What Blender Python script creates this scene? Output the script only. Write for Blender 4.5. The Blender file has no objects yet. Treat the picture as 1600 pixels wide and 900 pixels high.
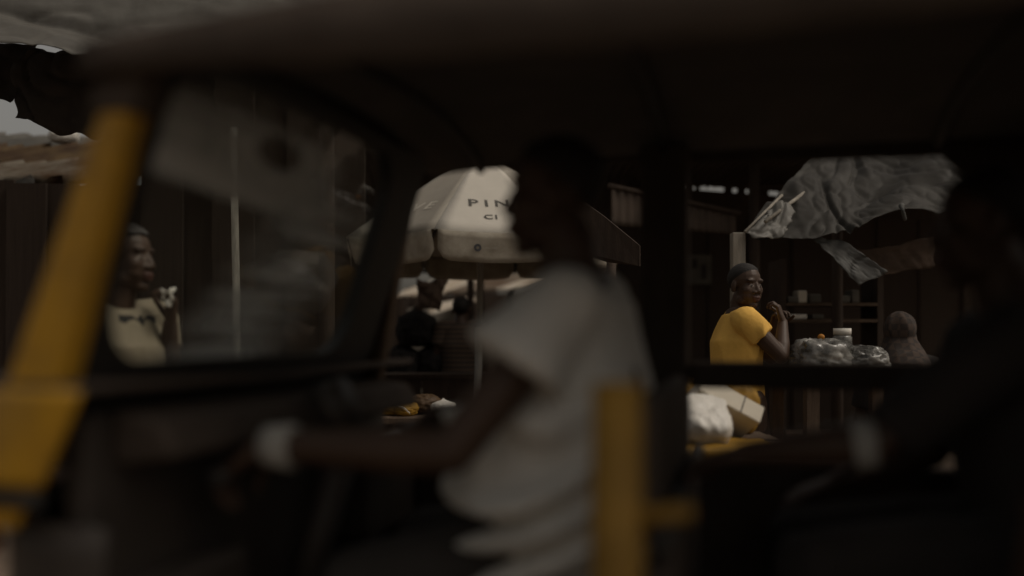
import bpy, bmesh, math, random
import numpy as np
from mathutils import Vector, Matrix, noise as mn
random.seed(7)
S = bpy.context.scene
R = math.radians
# ------------------------------------------------------------------ camera, sky, sun, exposure
CAM_Z, HZ, F = 1.2, 520.0, 1386.0
cd = bpy.data.cameras.new('camera'); cam = bpy.data.objects.new('camera', cd)
S.collection.objects.link(cam); S.camera = cam
cam.location = (0, 0, CAM_Z); cam.rotation_euler = (R(90), 0, 0)
cd.sensor_width = 36; cd.lens = 36*F/1600; cd.shift_y = (HZ-450)/1600
cd.clip_start = 0.05; cd.clip_end = 2000
cd.dof.use_dof = True; cd.dof.focus_distance = 4.5; cd.dof.aperture_fstop = 0.6
SUN_EL, SUN_AZ = R(55), R(105)          # azimuth clockwise from +Y (away from the lens)
w = bpy.data.worlds.new('World'); S.world = w; w.use_nodes = True
nt = w.node_tree; bg = nt.nodes['Background']
sky = nt.nodes.new('ShaderNodeTexSky'); sky.sky_type = 'NISHITA'; sky.sun_disc = False
sky.sun_elevation = SUN_EL; sky.sun_rotation = SUN_AZ; sky.dust_density = 6; sky.air_density = 1.2
hs = nt.nodes.new('ShaderNodeHueSaturation'); hs.inputs['Saturation'].default_value = 0.3
tint = nt.nodes.new('ShaderNodeMix'); tint.data_type = 'RGBA'; tint.blend_type = 'MULTIPLY'
tint.inputs[0].default_value = 1; tint.inputs[7].default_value = (1.0, .905, .79, 1)
nt.links.new(sky.outputs[0], hs.inputs['Color']); nt.links.new(hs.outputs[0], tint.inputs[6])
nt.links.new(tint.outputs[2], bg.inputs['Color'])
bg.inputs['Strength'].default_value = 0.14
sl = bpy.data.lights.new('sun', 'SUN'); so = bpy.data.objects.new('sun', sl); S.collection.objects.link(so)
sl.energy = 1.1; sl.angle = R(12); sl.color = (1, .95, .86)
sd = Vector((math.sin(SUN_AZ)*math.cos(SUN_EL), math.cos(SUN_AZ)*math.cos(SUN_EL), math.sin(SUN_EL)))
so.rotation_euler = (-sd).to_track_quat('-Z', 'Y').to_euler(); so.location = (4, 4, 20)
S.view_settings.view_transform = 'Standard'; S.view_settings.look = 'None'
S.view_settings.exposure = -1.0; S.view_settings.gamma = 1
S.cycles.use_denoising = True; S.cycles.max_bounces = 6; S.cycles.transparent_max_bounces = 12

def P(px, py, d): return Vector(((px-800)/F*d, d, CAM_Z-(py-HZ)/F*d))

# ------------------------------------------------------------------ materials
MATS = {}
def mat(name, col, rough=.7, var=.25, scale=6, bump=.15, bscale=40, col2=None, spec=.3, metal=0, attr=False, trans=0, stretch=(1,1,1), thresh=None):
    m = bpy.data.materials.new(name); m.use_nodes = True; n = m.node_tree.nodes; L = m.node_tree.links
    b = n['Principled BSDF']; b.inputs['Roughness'].default_value = rough
    b.inputs['Specular IOR Level'].default_value = spec; b.inputs['Metallic'].default_value = metal
    tc = n.new('ShaderNodeTexCoord'); mp = n.new('ShaderNodeMapping'); mp.inputs['Scale'].default_value = stretch
    L.new(tc.outputs['Object'], mp.inputs[0])
    nz = n.new('ShaderNodeTexNoise'); nz.inputs['Scale'].default_value = scale; nz.inputs['Detail'].default_value = 6
    nz.inputs['Roughness'].default_value = .65
    L.new(mp.outputs[0], nz.inputs['Vector'])
    cr = n.new('ShaderNodeValToRGB')
    lo, hi = thresh or (.3, .7)
    cr.color_ramp.elements[0].position = lo; cr.color_ramp.elements[1].position = hi
    c2 = col2 or tuple(c*(1-var) for c in col)
    cr.color_ramp.elements[0].color = (*c2, 1); cr.color_ramp.elements[1].color = (*col, 1)
    L.new(nz.outputs[0], cr.inputs[0]); out = cr.outputs[0]
    if attr:
        a = n.new('ShaderNodeAttribute'); a.attribute_name = 'Col'
        mx = n.new('ShaderNodeMix'); mx.data_type = 'RGBA'; mx.blend_type = 'MULTIPLY'; mx.inputs[0].default_value = 1
        L.new(out, mx.inputs[6]); L.new(a.outputs['Color'], mx.inputs[7]); out = mx.outputs[2]
    L.new(out, b.inputs['Base Color'])
    if trans: b.inputs['Transmission Weight'].default_value = trans
    if bump:
        n2 = n.new('ShaderNodeTexNoise'); n2.inputs['Scale'].default_value = bscale; n2.inputs['Detail'].default_value = 4
        L.new(mp.outputs[0], n2.inputs['Vector'])
        bp = n.new('ShaderNodeBump'); bp.inputs['Strength'].default_value = bump; bp.inputs['Distance'].default_value = .01
        L.new(n2.outputs[0], bp.inputs['Height']); L.new(bp.outputs[0], b.inputs['Normal'])
    MATS[name] = m; return m
mat('yellow paint', (.52,.28,.022), .42, .35, 4, .08, 30, col2=(.28,.155,.028), spec=.35, thresh=(.34,.56))
mat('black rubber', (.030,.027,.024), .55, .3)
mat('black vinyl', (.088,.070,.058), .75, .35, 8, .25, 25, spec=.06)
mat('hood vinyl', (.032,.027,.023), .8, .35, 8, .25, 25, spec=.03)
mat('pole grey', (.34,.325,.29), .6, .35, 9, .1, 40, stretch=(6,6,.8))
mat('pole pale', (.55,.52,.46), .8, .5, 9, .3, 40, stretch=(6,6,.8))
mat('dark plastic', (.060,.050,.043), .5, .3)
mat('steel', (.32,.31,.29), .35, .3, metal=.8)
mat('chrome', (.5,.5,.48), .2, .2, metal=1)
mat('tyre', (.015,.015,.015), .8, .3)
mat('earth', (.22,.165,.122), .95, .4, 2, .5, 12)
mat('dirt road', (.20,.155,.118), .95, .35, 3, .4, 60)
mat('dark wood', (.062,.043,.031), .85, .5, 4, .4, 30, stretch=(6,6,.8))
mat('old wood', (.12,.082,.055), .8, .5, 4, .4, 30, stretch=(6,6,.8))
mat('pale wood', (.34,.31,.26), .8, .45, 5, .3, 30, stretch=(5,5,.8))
mat('dark cloth', (.045,.037,.031), .9, .4, 7)
mat('brown cloth', (.09,.06,.042), .9, .5, 5)
mat('tin grey', (.13,.123,.108), .55, .5, 3, .15, 20, metal=.25)
mat('tin rust', (.15,.13,.10), .7, .5, 2.2, .25, 20, col2=(.065,.033,.012), thresh=(.42,.62))
mat('tin rust old', (.105,.068,.03), .75, .5, 2.6, .25, 20, col2=(.05,.027,.012), thresh=(.4,.6))
mat('tin dark', (.085,.062,.047), .8, .5, 3)
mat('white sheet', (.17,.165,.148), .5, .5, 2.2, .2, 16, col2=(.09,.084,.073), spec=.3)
mat('grey sheet', (.052,.049,.043), .55, .5, 3.5, .2, 14, col2=(.02,.018,.015), spec=.12)
mat('grey tarp', (.095,.094,.087), .6, .4, 2.5, .3, 14, spec=.35)
mat('white canopy', (.60,.565,.50), .7, .12, 4, .08, 60)
mat('taupe canopy', (.36,.33,.28), .7, .2, 4, .08, 60)
mat('valance', (.46,.42,.35), .75, .5, 9, .12, 40, col2=(.27,.235,.18))
mat('print dark', (.10,.095,.085), .7, .2)
mat('print light', (.62,.58,.5), .7, .1)
mat('print ring', (.06,.06,.065), .7, .1)
mat('skin', (.066,.038,.024), .5, .2, 8, .04, 90, spec=.35, attr=True)
mat('hair', (.022,.019,.017), .7, .3, 40, .4, 160)
mat('braid hair', (.05,.042,.038), .45, .3, 60, .4, 200, spec=.45)
mat('grey cloth', (.42,.41,.38), .85, .2, 6, .2, 60)
mat('hood lining', (.11,.10,.09), .9, .3, 6, .2, 40, spec=.05)
mat('white shirt', (.68,.66,.61), .85, .15, 5, .2, 70)
mat('tan shirt', (.25,.21,.15), .85, .25, 5, .2, 60, attr=True)
mat('yellow shirt', (.84,.50,.11), .85, .2, 5, .2, 60)
mat('dark trousers', (.045,.04,.036), .9, .3)
mat('dark wrapper', (.06,.04,.03), .9, .5, 9)
mat('dark shirt', (.040,.034,.031), .9, .3)
mat('white plastic', (.64,.615,.56), .4, .12, 5, .25, 20, spec=.4)
mat('paper', (.72,.69,.62), .8, .1)
mat('box print', (.62,.57,.47), .7, .25, 3, .1, 30)
mat('mustard', (.36,.20,.025), .6, .5, 5, .3, 20)
mat('brown plastic', (.10,.06,.03), .6, .5, 5, .3, 20)
mat('black plastic bag', (.03,.028,.027), .7, .3, 5, .3, 20, spec=.05)
mat('orange peel', (.42,.17,.02), .5, .2, 30, .3, 90)
mat('bright tin', (.5,.47,.41), .55, .5, 3, .15, 20, col2=(.25,.17,.09), metal=.1)
mat('old yellow', (.30,.17,.03), .55, .5, 5, .05, 30, spec=.2)
mat('leather', (.075,.042,.026), .55, .3)
mat('amber', (.5,.16,.01), .25, .1)
mat('lens', (.6,.6,.58), .12, .1)
mat('dull card', (.12,.11,.092), .8, .4, 9)

def node_mat(name, build):
    m = bpy.data.materials.new(name); m.use_nodes = True
    build(m.node_tree, m.node_tree.nodes, m.node_tree.links); MATS[name] = m
def m_clear(nt, n, L):        # crumpled clear polythene: part see-through, milky folds
    b = n['Principled BSDF']; b.inputs['Roughness'].default_value = .22; b.inputs['Specular IOR Level'].default_value = .6
    tc = n.new('ShaderNodeTexCoord'); nz = n.new('ShaderNodeTexNoise'); nz.inputs['Scale'].default_value = 9; nz.inputs['Detail'].default_value = 8
    L.new(tc.outputs['Object'], nz.inputs['Vector'])
    cr = n.new('ShaderNodeValToRGB'); cr.color_ramp.elements[0].position = .38; cr.color_ramp.elements[1].position = .66
    cr.color_ramp.elements[0].color = (.05,.047,.04,1); cr.color_ramp.elements[1].color = (.40,.39,.36,1)
    L.new(nz.outputs[0], cr.inputs[0]); L.new(cr.outputs[0], b.inputs['Base Color'])
    bp = n.new('ShaderNodeBump'); bp.inputs['Strength'].default_value = .5; bp.inputs['Distance'].default_value = .02
    L.new(nz.outputs[0], bp.inputs['Height']); L.new(bp.outputs[0], b.inputs['Normal'])
    mr = n.new('ShaderNodeMapRange'); mr.inputs[1].default_value = .35; mr.inputs[2].default_value = .65; mr.inputs[3].default_value = .55; mr.inputs[4].default_value = 1
    L.new(nz.outputs[0], mr.inputs[0]); L.new(mr.outputs[0], b.inputs['Alpha'])
node_mat('clear polythene', m_clear)
def m_glass(nt, n, L):        # windscreen: clear glass with pale reflections painted on as a matt film
    out = n['Material Output']; b = n['Principled BSDF']
    b.inputs['Base Color'].default_value = (.66,.68,.67,1); b.inputs['Roughness'].default_value = .9
    tr = n.new('ShaderNodeBsdfTransparent'); tr.inputs[0].default_value = (.9,.92,.9,1)
    gl = n.new('ShaderNodeBsdfGlossy'); gl.inputs['Roughness'].default_value = .03
    lw_ = n.new('ShaderNodeLayerWeight'); lw_.inputs[0].default_value = .12
    fr = n.new('ShaderNodeMath'); fr.operation = 'MULTIPLY'; L.new(lw_.outputs[0], fr.inputs[0]); fr.inputs[1].default_value = .10
    m1 = n.new('ShaderNodeMixShader'); L.new(fr.outputs[0], m1.inputs[0]); L.new(tr.outputs[0], m1.inputs[1]); L.new(gl.outputs[0], m1.inputs[2])
    tc = n.new('ShaderNodeTexCoord'); sp = n.new('ShaderNodeSeparateXYZ'); L.new(tc.outputs['Object'], sp.inputs[0])
    def M(op, a, bb=None, clamp=False):
        k = n.new('ShaderNodeMath'); k.operation = op; k.use_clamp = clamp
        for i, v in enumerate((a, bb)):
            if v is None: continue
            if hasattr(v, 'is_output'): L.new(v, k.inputs[i])
            else: k.inputs[i].default_value = v
        return k.outputs[0]
    # painted reflection, a streaked swathe slanting over the far half: centre line v = v0 + k*(z-1.15)
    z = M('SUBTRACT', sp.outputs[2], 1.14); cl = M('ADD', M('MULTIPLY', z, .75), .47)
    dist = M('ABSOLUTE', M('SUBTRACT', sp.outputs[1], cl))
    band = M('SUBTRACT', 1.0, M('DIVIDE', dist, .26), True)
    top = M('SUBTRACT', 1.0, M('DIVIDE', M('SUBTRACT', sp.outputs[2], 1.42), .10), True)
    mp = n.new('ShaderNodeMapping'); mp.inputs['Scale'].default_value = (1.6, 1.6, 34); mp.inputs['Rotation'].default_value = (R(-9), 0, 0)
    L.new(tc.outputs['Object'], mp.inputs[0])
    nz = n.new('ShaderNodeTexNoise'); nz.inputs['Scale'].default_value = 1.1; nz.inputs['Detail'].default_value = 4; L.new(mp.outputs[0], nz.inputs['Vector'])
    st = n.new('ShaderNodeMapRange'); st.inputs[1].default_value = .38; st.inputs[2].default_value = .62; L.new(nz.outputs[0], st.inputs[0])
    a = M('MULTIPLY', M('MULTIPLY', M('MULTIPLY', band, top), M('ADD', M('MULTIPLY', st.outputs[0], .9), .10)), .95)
    # painted reflection strip across the top of the glass, palest along its lower edge
    def ramp(v_, e0, e1):
        k = n.new('ShaderNodeMapRange'); k.interpolation_type = 'SMOOTHSTEP'; k.inputs[1].default_value = e0; k.inputs[2].default_value = e1; L.new(v_, k.inputs[0]); return k.outputs[0]
    low = M('ADD', M('MULTIPLY', sp.outputs[1], -.05), 1.47); zz = M('SUBTRACT', sp.outputs[2], low)
    body = M('MULTIPLY', M('MULTIPLY', ramp(zz, -.012, .01), M('SUBTRACT', 1.0, ramp(sp.outputs[2], 1.575, 1.615))), M('SUBTRACT', 1.0, ramp(sp.outputs[1], .55, .80)))
    edge = M('SUBTRACT', 1.0, ramp(zz, .012, .05)); edge = M('MULTIPLY', edge, M('SUBTRACT', 1.0, ramp(sp.outputs[1], .35, .60)))
    hx = M('DIVIDE', M('SUBTRACT', sp.outputs[1], .47), .085); hz_ = M('DIVIDE', M('SUBTRACT', sp.outputs[2], 1.555), .03)
    hole_ = ramp(M('ADD', M('MULTIPLY', hx, hx), M('MULTIPLY', hz_, hz_)), .5, 1.8)
    m2_ = n.new('ShaderNodeMapping'); m2_.inputs['Scale'].default_value = (2, 3, 9); L.new(tc.outputs['Object'], m2_.inputs[0])
    n3 = n.new('ShaderNodeTexNoise'); n3.inputs['Scale'].default_value = 1.6; n3.inputs['Detail'].default_value = 3; L.new(m2_.outputs[0], n3.inputs['Vector'])
    strip = M('MULTIPLY', M('MULTIPLY', body, hole_), M('ADD', M('MULTIPLY', ramp(n3.outputs[0], .36, .62), .40), M('ADD', M('MULTIPLY', edge, .45), .36)))
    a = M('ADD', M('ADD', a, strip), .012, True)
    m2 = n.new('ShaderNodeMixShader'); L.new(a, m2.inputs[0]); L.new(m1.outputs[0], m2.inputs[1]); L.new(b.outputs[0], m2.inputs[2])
    L.new(m2.outputs[0], out.inputs[0])
node_mat('reflection glass', m_glass)
def stripes(name, axis, freq, c1, c2, wob=.0, duty=.5):
    def f(nt, n, L):
        b = n['Principled BSDF']; b.inputs['Roughness'].default_value = .9
        tc = n.new('ShaderNodeTexCoord'); sp = n.new('ShaderNodeSeparateXYZ'); L.new(tc.outputs['Object'], sp.inputs[0])
        k = n.new('ShaderNodeMath'); k.operation = 'MULTIPLY'; L.new(sp.outputs[axis], k.inputs[0]); k.inputs[1].default_value = freq
        fr = n.new('ShaderNodeMath'); fr.operation = 'FRACT'; L.new(k.outputs[0], fr.inputs[0])
        g = n.new('ShaderNodeMath'); g.operation = 'GREATER_THAN'; L.new(fr.outputs[0], g.inputs[0]); g.inputs[1].default_value = duty
        mx = n.new('ShaderNodeMix'); mx.data_type = 'RGBA'; L.new(g.outputs[0], mx.inputs[0])
        mx.inputs[6].default_value = (*c1, 1); mx.inputs[7].default_value = (*c2, 1); L.new(mx.outputs[2], b.inputs['Base Color'])
    node_mat(name, f)
stripes('striped shirt', 2, 25, (.10,.066,.045), (.03,.024,.02))
def m_check(nt, n, L):
    b = n['Principled BSDF']; b.inputs['Roughness'].default_value = .9
    tc = n.new('ShaderNodeTexCoord'); ck = n.new('ShaderNodeTexChecker'); ck.inputs['Scale'].default_value = 28
    ck.inputs[1].default_value = (.055,.036,.026,1); ck.inputs[2].default_value = (.03,.022,.018,1)
    L.new(tc.outputs['Object'], ck.inputs[0]); L.new(ck.outputs[0], b.inputs['Base Color'])
node_mat('checked scarf', m_check)

# ------------------------------------------------------------------ object helpers
def link(o): S.collection.objects.link(o); return o
def tag(o, label, cat, group=None, kind=None):
    o['label'] = label; o['category'] = cat
    if group: o['group'] = group
    if kind: o['kind'] = kind
    return o
def thing(name, label, cat, loc, rz=0, group=None):
    o = bpy.data.objects.new(name, None); o.location = loc; o.rotation_euler = (0, 0, rz); o.empty_display_size = .1
    link(o); tag(o, label, cat, group); ORG[o] = Vector(loc) if rz == 0 else Vector((0,0,0)); return o
ORG = {}
def mk(name, verts, faces, material, parent=None, base=None, smooth=True):
    """verts in world metres (or in the parent's own axes when the parent is turned); one mesh object"""
    if parent is not None: base = ORG[parent]
    base = Vector(base) if base is not None else Vector((0,0,0))
    me = bpy.data.meshes.new(name)
    me.from_pydata([tuple(Vector(v)-base) for v in verts], [], [tuple(f) for f in faces]); me.update()
    if material: me.materials.append(MATS[material])
    if smooth: me.polygons.foreach_set('use_smooth', [True]*len(me.polygons))
    o = bpy.data.objects.new(name, me); link(o)
    if parent is not None: o.parent = parent
    else: o.location = base
    ORG[o] = base
    return o
def frame(w_, hint=None):
    w_ = w_.normalized(); h = Vector(hint) if hint is not None else (Vector((0,0,1)) if abs(w_.z) < .9 else Vector((1,0,0)))
    u = (h - w_*h.dot(w_))
    if u.length < 1e-5: u = w_.orthogonal()
    u.normalize(); return u, w_.cross(u)
class G:                                     # geometry collector
    def __init__(s): s.v = []; s.f = []
    def add(s, v, f): n = len(s.v); s.v += v; s.f += [tuple(i+n for i in q) for q in f]; return s
    def box(s, a, b):
        (x0,y0,z0),(x1,y1,z1) = a, b
        return s.add([Vector(p) for p in ((x0,y0,z0),(x1,y0,z0),(x1,y1,z0),(x0,y1,z0),(x0,y0,z1),(x1,y0,z1),(x1,y1,z1),(x0,y1,z1))],
                     [(0,3,2,1),(4,5,6,7),(0,1,5,4),(1,2,6,5),(2,3,7,6),(3,0,4,7)])
    def hexa(s, p):                          # 8 free corners, same order as box
        return s.add([Vector(q) for q in p], [(0,3,2,1),(4,5,6,7),(0,1,5,4),(1,2,6,5),(2,3,7,6),(3,0,4,7)])
    def loft(s, pts, rad, side=None, seg=14, cap=4, flat=False):
        pts = [Vector(p) for p in pts]; rad = [(r, r) if not isinstance(r, tuple) else r for r in rad]
        rings = []; n = len(pts)
        tang = []
        for i in range(n):
            t = pts[min(i+1, n-1)]-pts[max(i-1, 0)]; tang.append(t.normalized() if t.length > 1e-9 else Vector((0,0,1)))
        def ring(c, t, a, b): 
            u, v = frame(t, side); rings.append([c+u*(a*math.cos(2*math.pi*k/seg))+v*(b*math.sin(2*math.pi*k/seg)) for k in range(seg)])
        if not flat:
            for k in range(1, cap):
                ph = math.pi/2*(1-k/cap); a, b = rad[0]
                ring(pts[0]-tang[0]*(min(a,b)*math.sin(ph)), tang[0], a*math.cos(ph), b*math.cos(ph))
        for i in range(n): ring(pts[i], tang[i], *rad[i])
        if not flat:
            for k in range(1, cap):
                ph = math.pi/2*k/cap; a, b = rad[-1]
                ring(pts[-1]+tang[-1]*(min(a,b)*math.sin(ph)), tang[-1], a*math.cos(ph), b*math.cos(ph))
        v = [p for r in rings for p in r]; f = []
        for i in range(len(rings)-1):
            for k in range(seg): f.append((i*seg+k, i*seg+(k+1)%seg, (i+1)*seg+(k+1)%seg, (i+1)*seg+k))
        f.append(tuple(range(seg))[::-1]); m = (len(rings)-1)*seg; f.append(tuple(m+k for k in range(seg)))
        return s.add(v, f)
    def tube(s, pts, r, seg=10): return s.loft(pts, [r]*len(pts), seg=seg, flat=True)
    def ell(s, c, r, M=None, nu=16, nv=10):
        c = Vector(c); v = []; f = []
        for i in range(1, nv):
            th = math.pi*i/nv
            for k in range(nu):
                p = Vector((r[0]*math.sin(th)*math.cos(2*math.pi*k/nu), r[1]*math.sin(th)*math.sin(2*math.pi*k/nu), r[2]*math.cos(th))); v.append(p)
        v += [Vector((0,0,r[2])), Vector((0,0,-r[2]))]; t, b = len(v)-2, len(v)-1
        for i in range(nv-2):
            for k in range(nu): f.append((i*nu+k, (i+1)*nu+k, (i+1)*nu+(k+1)%nu, i*nu+(k+1)%nu))
        for k in range(nu): f.append((t, k, (k+1)%nu)); m = (nv-2)*nu; f.append((b, m+(k+1)%nu, m+k))
        return s.add([(M @ p if M is not None else p)+c for p in v], f)
    def xf(s, M): s.v = [M @ Vector(p) for p in s.v]; return s
    def mk(s, name, material, parent=None, base=None, smooth=True, bevel=0):
        o = mk(name, s.v, s.f, material, parent, base, smooth)
        if bevel:
            b = o.modifiers.new('bevel', 'BEVEL'); b.width = bevel; b.segments = 2; b.limit_method = 'ANGLE'
        return o
def box(name, a, b, material, parent=None, base=None, bevel=0): return G().box(a, b).mk(name, material, parent, base, False, bevel)
def solid(g, voxel, smooth=2):
    """union of overlapping closed shapes -> one continuous skin (verts, faces as numpy)"""
    me = bpy.data.meshes.new('tmp'); me.from_pydata([tuple(v) for v in g.v], [], g.f)
    bm = bmesh.new(); bm.from_mesh(me); bmesh.ops.recalc_face_normals(bm, faces=bm.faces); bm.to_mesh(me); bm.free()
    o = bpy.data.objects.new('tmp', me); link(o)
    r = o.modifiers.new('r', 'REMESH'); r.mode = 'VOXEL'; r.voxel_size = voxel
    if smooth: sm = o.modifiers.new('s', 'SMOOTH'); sm.iterations = smooth; sm.factor = .5
    dg = bpy.context.evaluated_depsgraph_get(); e = o.evaluated_get(dg); m2 = e.to_mesh()
    v = np.empty(len(m2.vertices)*3); m2.vertices.foreach_get('co', v); nr = np.empty(len(v)); m2.vertices.foreach_get('normal', nr)
    f = [tuple(p.vertices) for p in m2.polygons]; e.to_mesh_clear()
    bpy.data.objects.remove(o); bpy.data.meshes.remove(me)
    return v.reshape(-1,3), nr.reshape(-1,3), f
def mk_np(name, v, f, material, parent=None, base=None, col=None):
    if parent is not None: base = ORG[parent]
    base = np.array(base if base is not None else (0,0,0), float)
    me = bpy.data.meshes.new(name); me.from_pydata((v-base).tolist(), [], f); me.update()
    me.materials.append(MATS[material]); me.polygons.foreach_set('use_smooth', [True]*len(me.polygons))
    if col is not None:
        a = me.attributes.new('Col', 'FLOAT_COLOR', 'POINT'); a.data.foreach_set('color', np.hstack([col, np.ones((len(col),1))]).ravel())
    o = bpy.data.objects.new(name, me); link(o); ORG[o] = Vector(base)
    if parent is not None: o.parent = parent
    else: o.location = base
    return o
def folds(v, n, amp, freq, seed=0, axis=(1,1,.35)):
    out = v.copy(); ax = Vector(axis); off = Vector((seed*3.1, seed*1.7, seed*.9))
    for i in range(len(v)):
        p = Vector((v[i][0]*ax.x, v[i][1]*ax.y, v[i][2]*ax.z))*freq+off
        q = mn.noise(p + Vector((mn.noise(p*.7), mn.noise(p*.7+Vector((5,5,5))), 0))*.8)
        out[i] += n[i]*((1-2*abs(q))*amp - amp*.4)
    return out
def cloth(name, ctrl, material, parent=None, base=None, nu=40, nv=24, amp=.03, freq=4, seed=0, hem=.02, thick=.004, hole=None, st=(1,1,1)):
    """sheet through a grid of control points, with crumples"""
    C = [[Vector(p) for p in row] for row in ctrl]; m, n = len(C), len(C[0])
    def cr(pts, t):
        k = len(pts)-1; x = t*k; i = min(int(x), k-1); u = x-i
        p0 = pts[max(i-1,0)]; p1 = pts[i]; p2 = pts[i+1]; p3 = pts[min(i+2,k)]
        return .5*((2*p1)+(p2-p0)*u+(2*p0-5*p1+4*p2-p3)*u*u+(3*p1-p0-3*p2+p3)*u**3)
    V = [[cr([cr(row, i/nu) for row in C], j/nv) for i in range(nu+1)] for j in range(nv+1)]
    out = []
    for j in range(nv+1):
        for i in range(nu+1):
            a = V[j][min(i+1,nu)]-V[j][max(i-1,0)]; b = V[min(j+1,nv)][i]-V[max(j-1,0)][i]; nn = a.cross(b)
            nn = nn.normalized() if nn.length > 1e-9 else Vector((0,0,1))
            p = V[j][i]; q = Vector((p.x*st[0], p.y*st[1], p.z*st[2]))*freq+Vector((seed*7.3, seed*2.1, seed))
            w_ = Vector((mn.noise(q), mn.noise(q+Vector((9,2,4))), mn.noise(q+Vector((3,8,1)))))*.6
            r = mn.noise(q*.9)*.9+max(0, 1-abs(mn.noise(q*1.3+w_))*6)*.42+max(0, 1-abs(mn.noise(q*3.1+w_*2))*5)*.13+max(0, 1-abs(mn.noise(q*6.3+w_))*4)*.05
            e = min(i, nu-i)/nu; e2 = min(j, nv-j)/nv
            p = p+nn*(amp*(r-.15))
            if e2 < .01 or e < .01: p = p+(b.normalized() if e2 < .01 else a.normalized())*(hem*mn.noise(q*2.5))
            out.append(p)
    f = []
    for j in range(nv):
        for i in range(nu):
            if hole and hole(i/nu, j/nv): continue
            k = j*(nu+1)+i; f.append((k, k+1, k+nu+2, k+nu+1))
    o = mk(name, out, f, material, parent, base)
    s = o.modifiers.new('thickness', 'SOLIDIFY'); s.thickness = thick; s.offset = 0
    return o
def corrug(name, c, material, parent, waves=9, amp=.012, nu=6, ragged=.0, seed=0):
    """corrugated iron sheet on 4 corners a,b,c,d; the ridges run a->b"""
    a, b, c_, d = [Vector(p) for p in c]; n = (b-a).cross(d-a).normalized(); nv = waves*6; out = []; f = []
    for j in range(nv+1):
        t = j/nv; rg = ragged*mn.noise(Vector((seed*3.3, t*7, 1))); rg2 = ragged*mn.noise(Vector((seed*1.3, t*9, 5)))
        for i in range(nu+1):
            u = i/nu; u = rg2+(1+rg-rg2)*u
            p = a*(1-u)*(1-t)+b*u*(1-t)+c_*u*t+d*(1-u)*t
            out.append(p+n*(amp*math.sin(t*waves*2*math.pi)+.012*mn.noise(Vector((seed, u*2, t*2)))))
    for j in range(nv):
        for i in range(nu): k = j*(nu+1)+i; f.append((k, k+1, k+nu+2, k+nu+1))
    o = mk(name, out, f, material, parent)
    s = o.modifiers.new('thickness', 'SOLIDIFY'); s.thickness = .003; s.offset = 0
    return o
def bag(name, c, dims, rz, material, parent=None, seed=0, neck=0, amp=.16, freq=5.5, power=2.6, tilt=0, lean=0):
    """crumpled plastic sack / parcel"""
    g = G(); n = 34; m = 56; v = []; f = []; c = Vector(c); Mz = Matrix.Rotation(rz, 3, 'Z') @ Matrix.Rotation(tilt, 3, 'Y') @ Matrix.Rotation(lean, 3, 'X')
    for i in range(n+1):
        th = math.pi*i/n
        for k in range(m):
            ph = 2*math.pi*k/m; d = Vector((math.sin(th)*math.cos(ph), math.sin(th)*math.sin(ph), math.cos(th)))
            r = (abs(d.x)**power+abs(d.y)**power+abs(d.z)**power)**(-1/power); p = d*r
            q = p*freq*.5+Vector((seed*5.7, seed, 0)); w_ = 1+amp*((1-2*abs(mn.noise(q)))*.7+(1-2*abs(mn.noise(q*2.4)))*.4+max(0,1-abs(mn.noise(q*4.5))*4)*.3-.4)
            p = p*w_
            if neck and p.z > .55: s_ = max(.16, 1-(p.z-.55)*2.0); p.x *= s_; p.y *= s_; p.z += neck*(p.z-.55)
            p = Vector((p.x*dims[0]/2, p.y*dims[1]/2, max(p.z, -.92)*dims[2]/2))
            v.append(c+Mz @ p)
    for i in range(n):
        for k in range(m): f.append((i*m+k, (i+1)*m+k, (i+1)*m+(k+1)%m, i*m+(k+1)%m))
    base = c-Vector((0,0,dims[2]/2*.92))
    return mk(name, v, f, material, parent, None if parent else base)

# ------------------------------------------------------------------ people
def head_prims(g, M, T):
    E = lambda c, r: g.ell(T+M @ Vector(c), r, M)
    E((0,-.014,.036), (.074,.092,.080)); E((0,.024,-.030), (.059,.063,.080)); E((0,.058,-.094), (.027,.024,.022))
    for s in (-1, 1):
        E((s*.036,.050,-.018), (.029,.027,.030)); E((s*.029,.066,.032), (.027,.012,.011)); E((s*.032,.046,-.046), (.028,.028,.030)); E((s*.015,.086,-.027), (.013,.012,.009))
        E((s*.031,.0615,.005), (.0155,.0135,.012)); E((s*.046,.020,-.070), (.016,.030,.026))
        E((s*.075,-.010,-.006), (.009,.019,.031))
    g.loft([T+M @ Vector((0,.073,.018)), T+M @ Vector((0,.092,-.020))], [.009,.013])
    E((0,.084,-.053), (.026,.014,.0085)); E((0,.082,-.067), (.023,.013,.010))
    g.loft([T+M @ Vector((0,-.012,-.06)), T+M @ Vector((0,-.035,-.20))], [.054,.060], seg=18)
def head_col(v, M, T):
    L = (v-np.array(T)) @ np.array(M)            # into head axes
    col = np.ones((len(v),3))
    for s in (-1, 1):
        d = np.sqrt(((L[:,0]-s*.031)/1.35)**2+((L[:,2]-.0045)*1.9)**2); near = (L[:,1] > .060) & (d < .0098)
        col[near] = (3.0, 4.0, 5.2)
        d2 = np.hypot(L[:,0]-s*.031, L[:,2]-.0045); col[(L[:,1] > .062) & (d2 < .0062)] = (.18,.2,.2)
        br = (np.abs(L[:,2]-.031-.05*(.03-np.abs(L[:,0]-s*.03))) < .0045) & (np.abs(L[:,0]-s*.031) < .021) & (L[:,1] > .05); col[br] = (.55,.55,.6)
    lip = (L[:,1] > .078) & (np.abs(L[:,2]+.060) < .017) & (np.abs(L[:,0]) < .026); col[lip] = (1.15,.85,.95)
    return col
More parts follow.
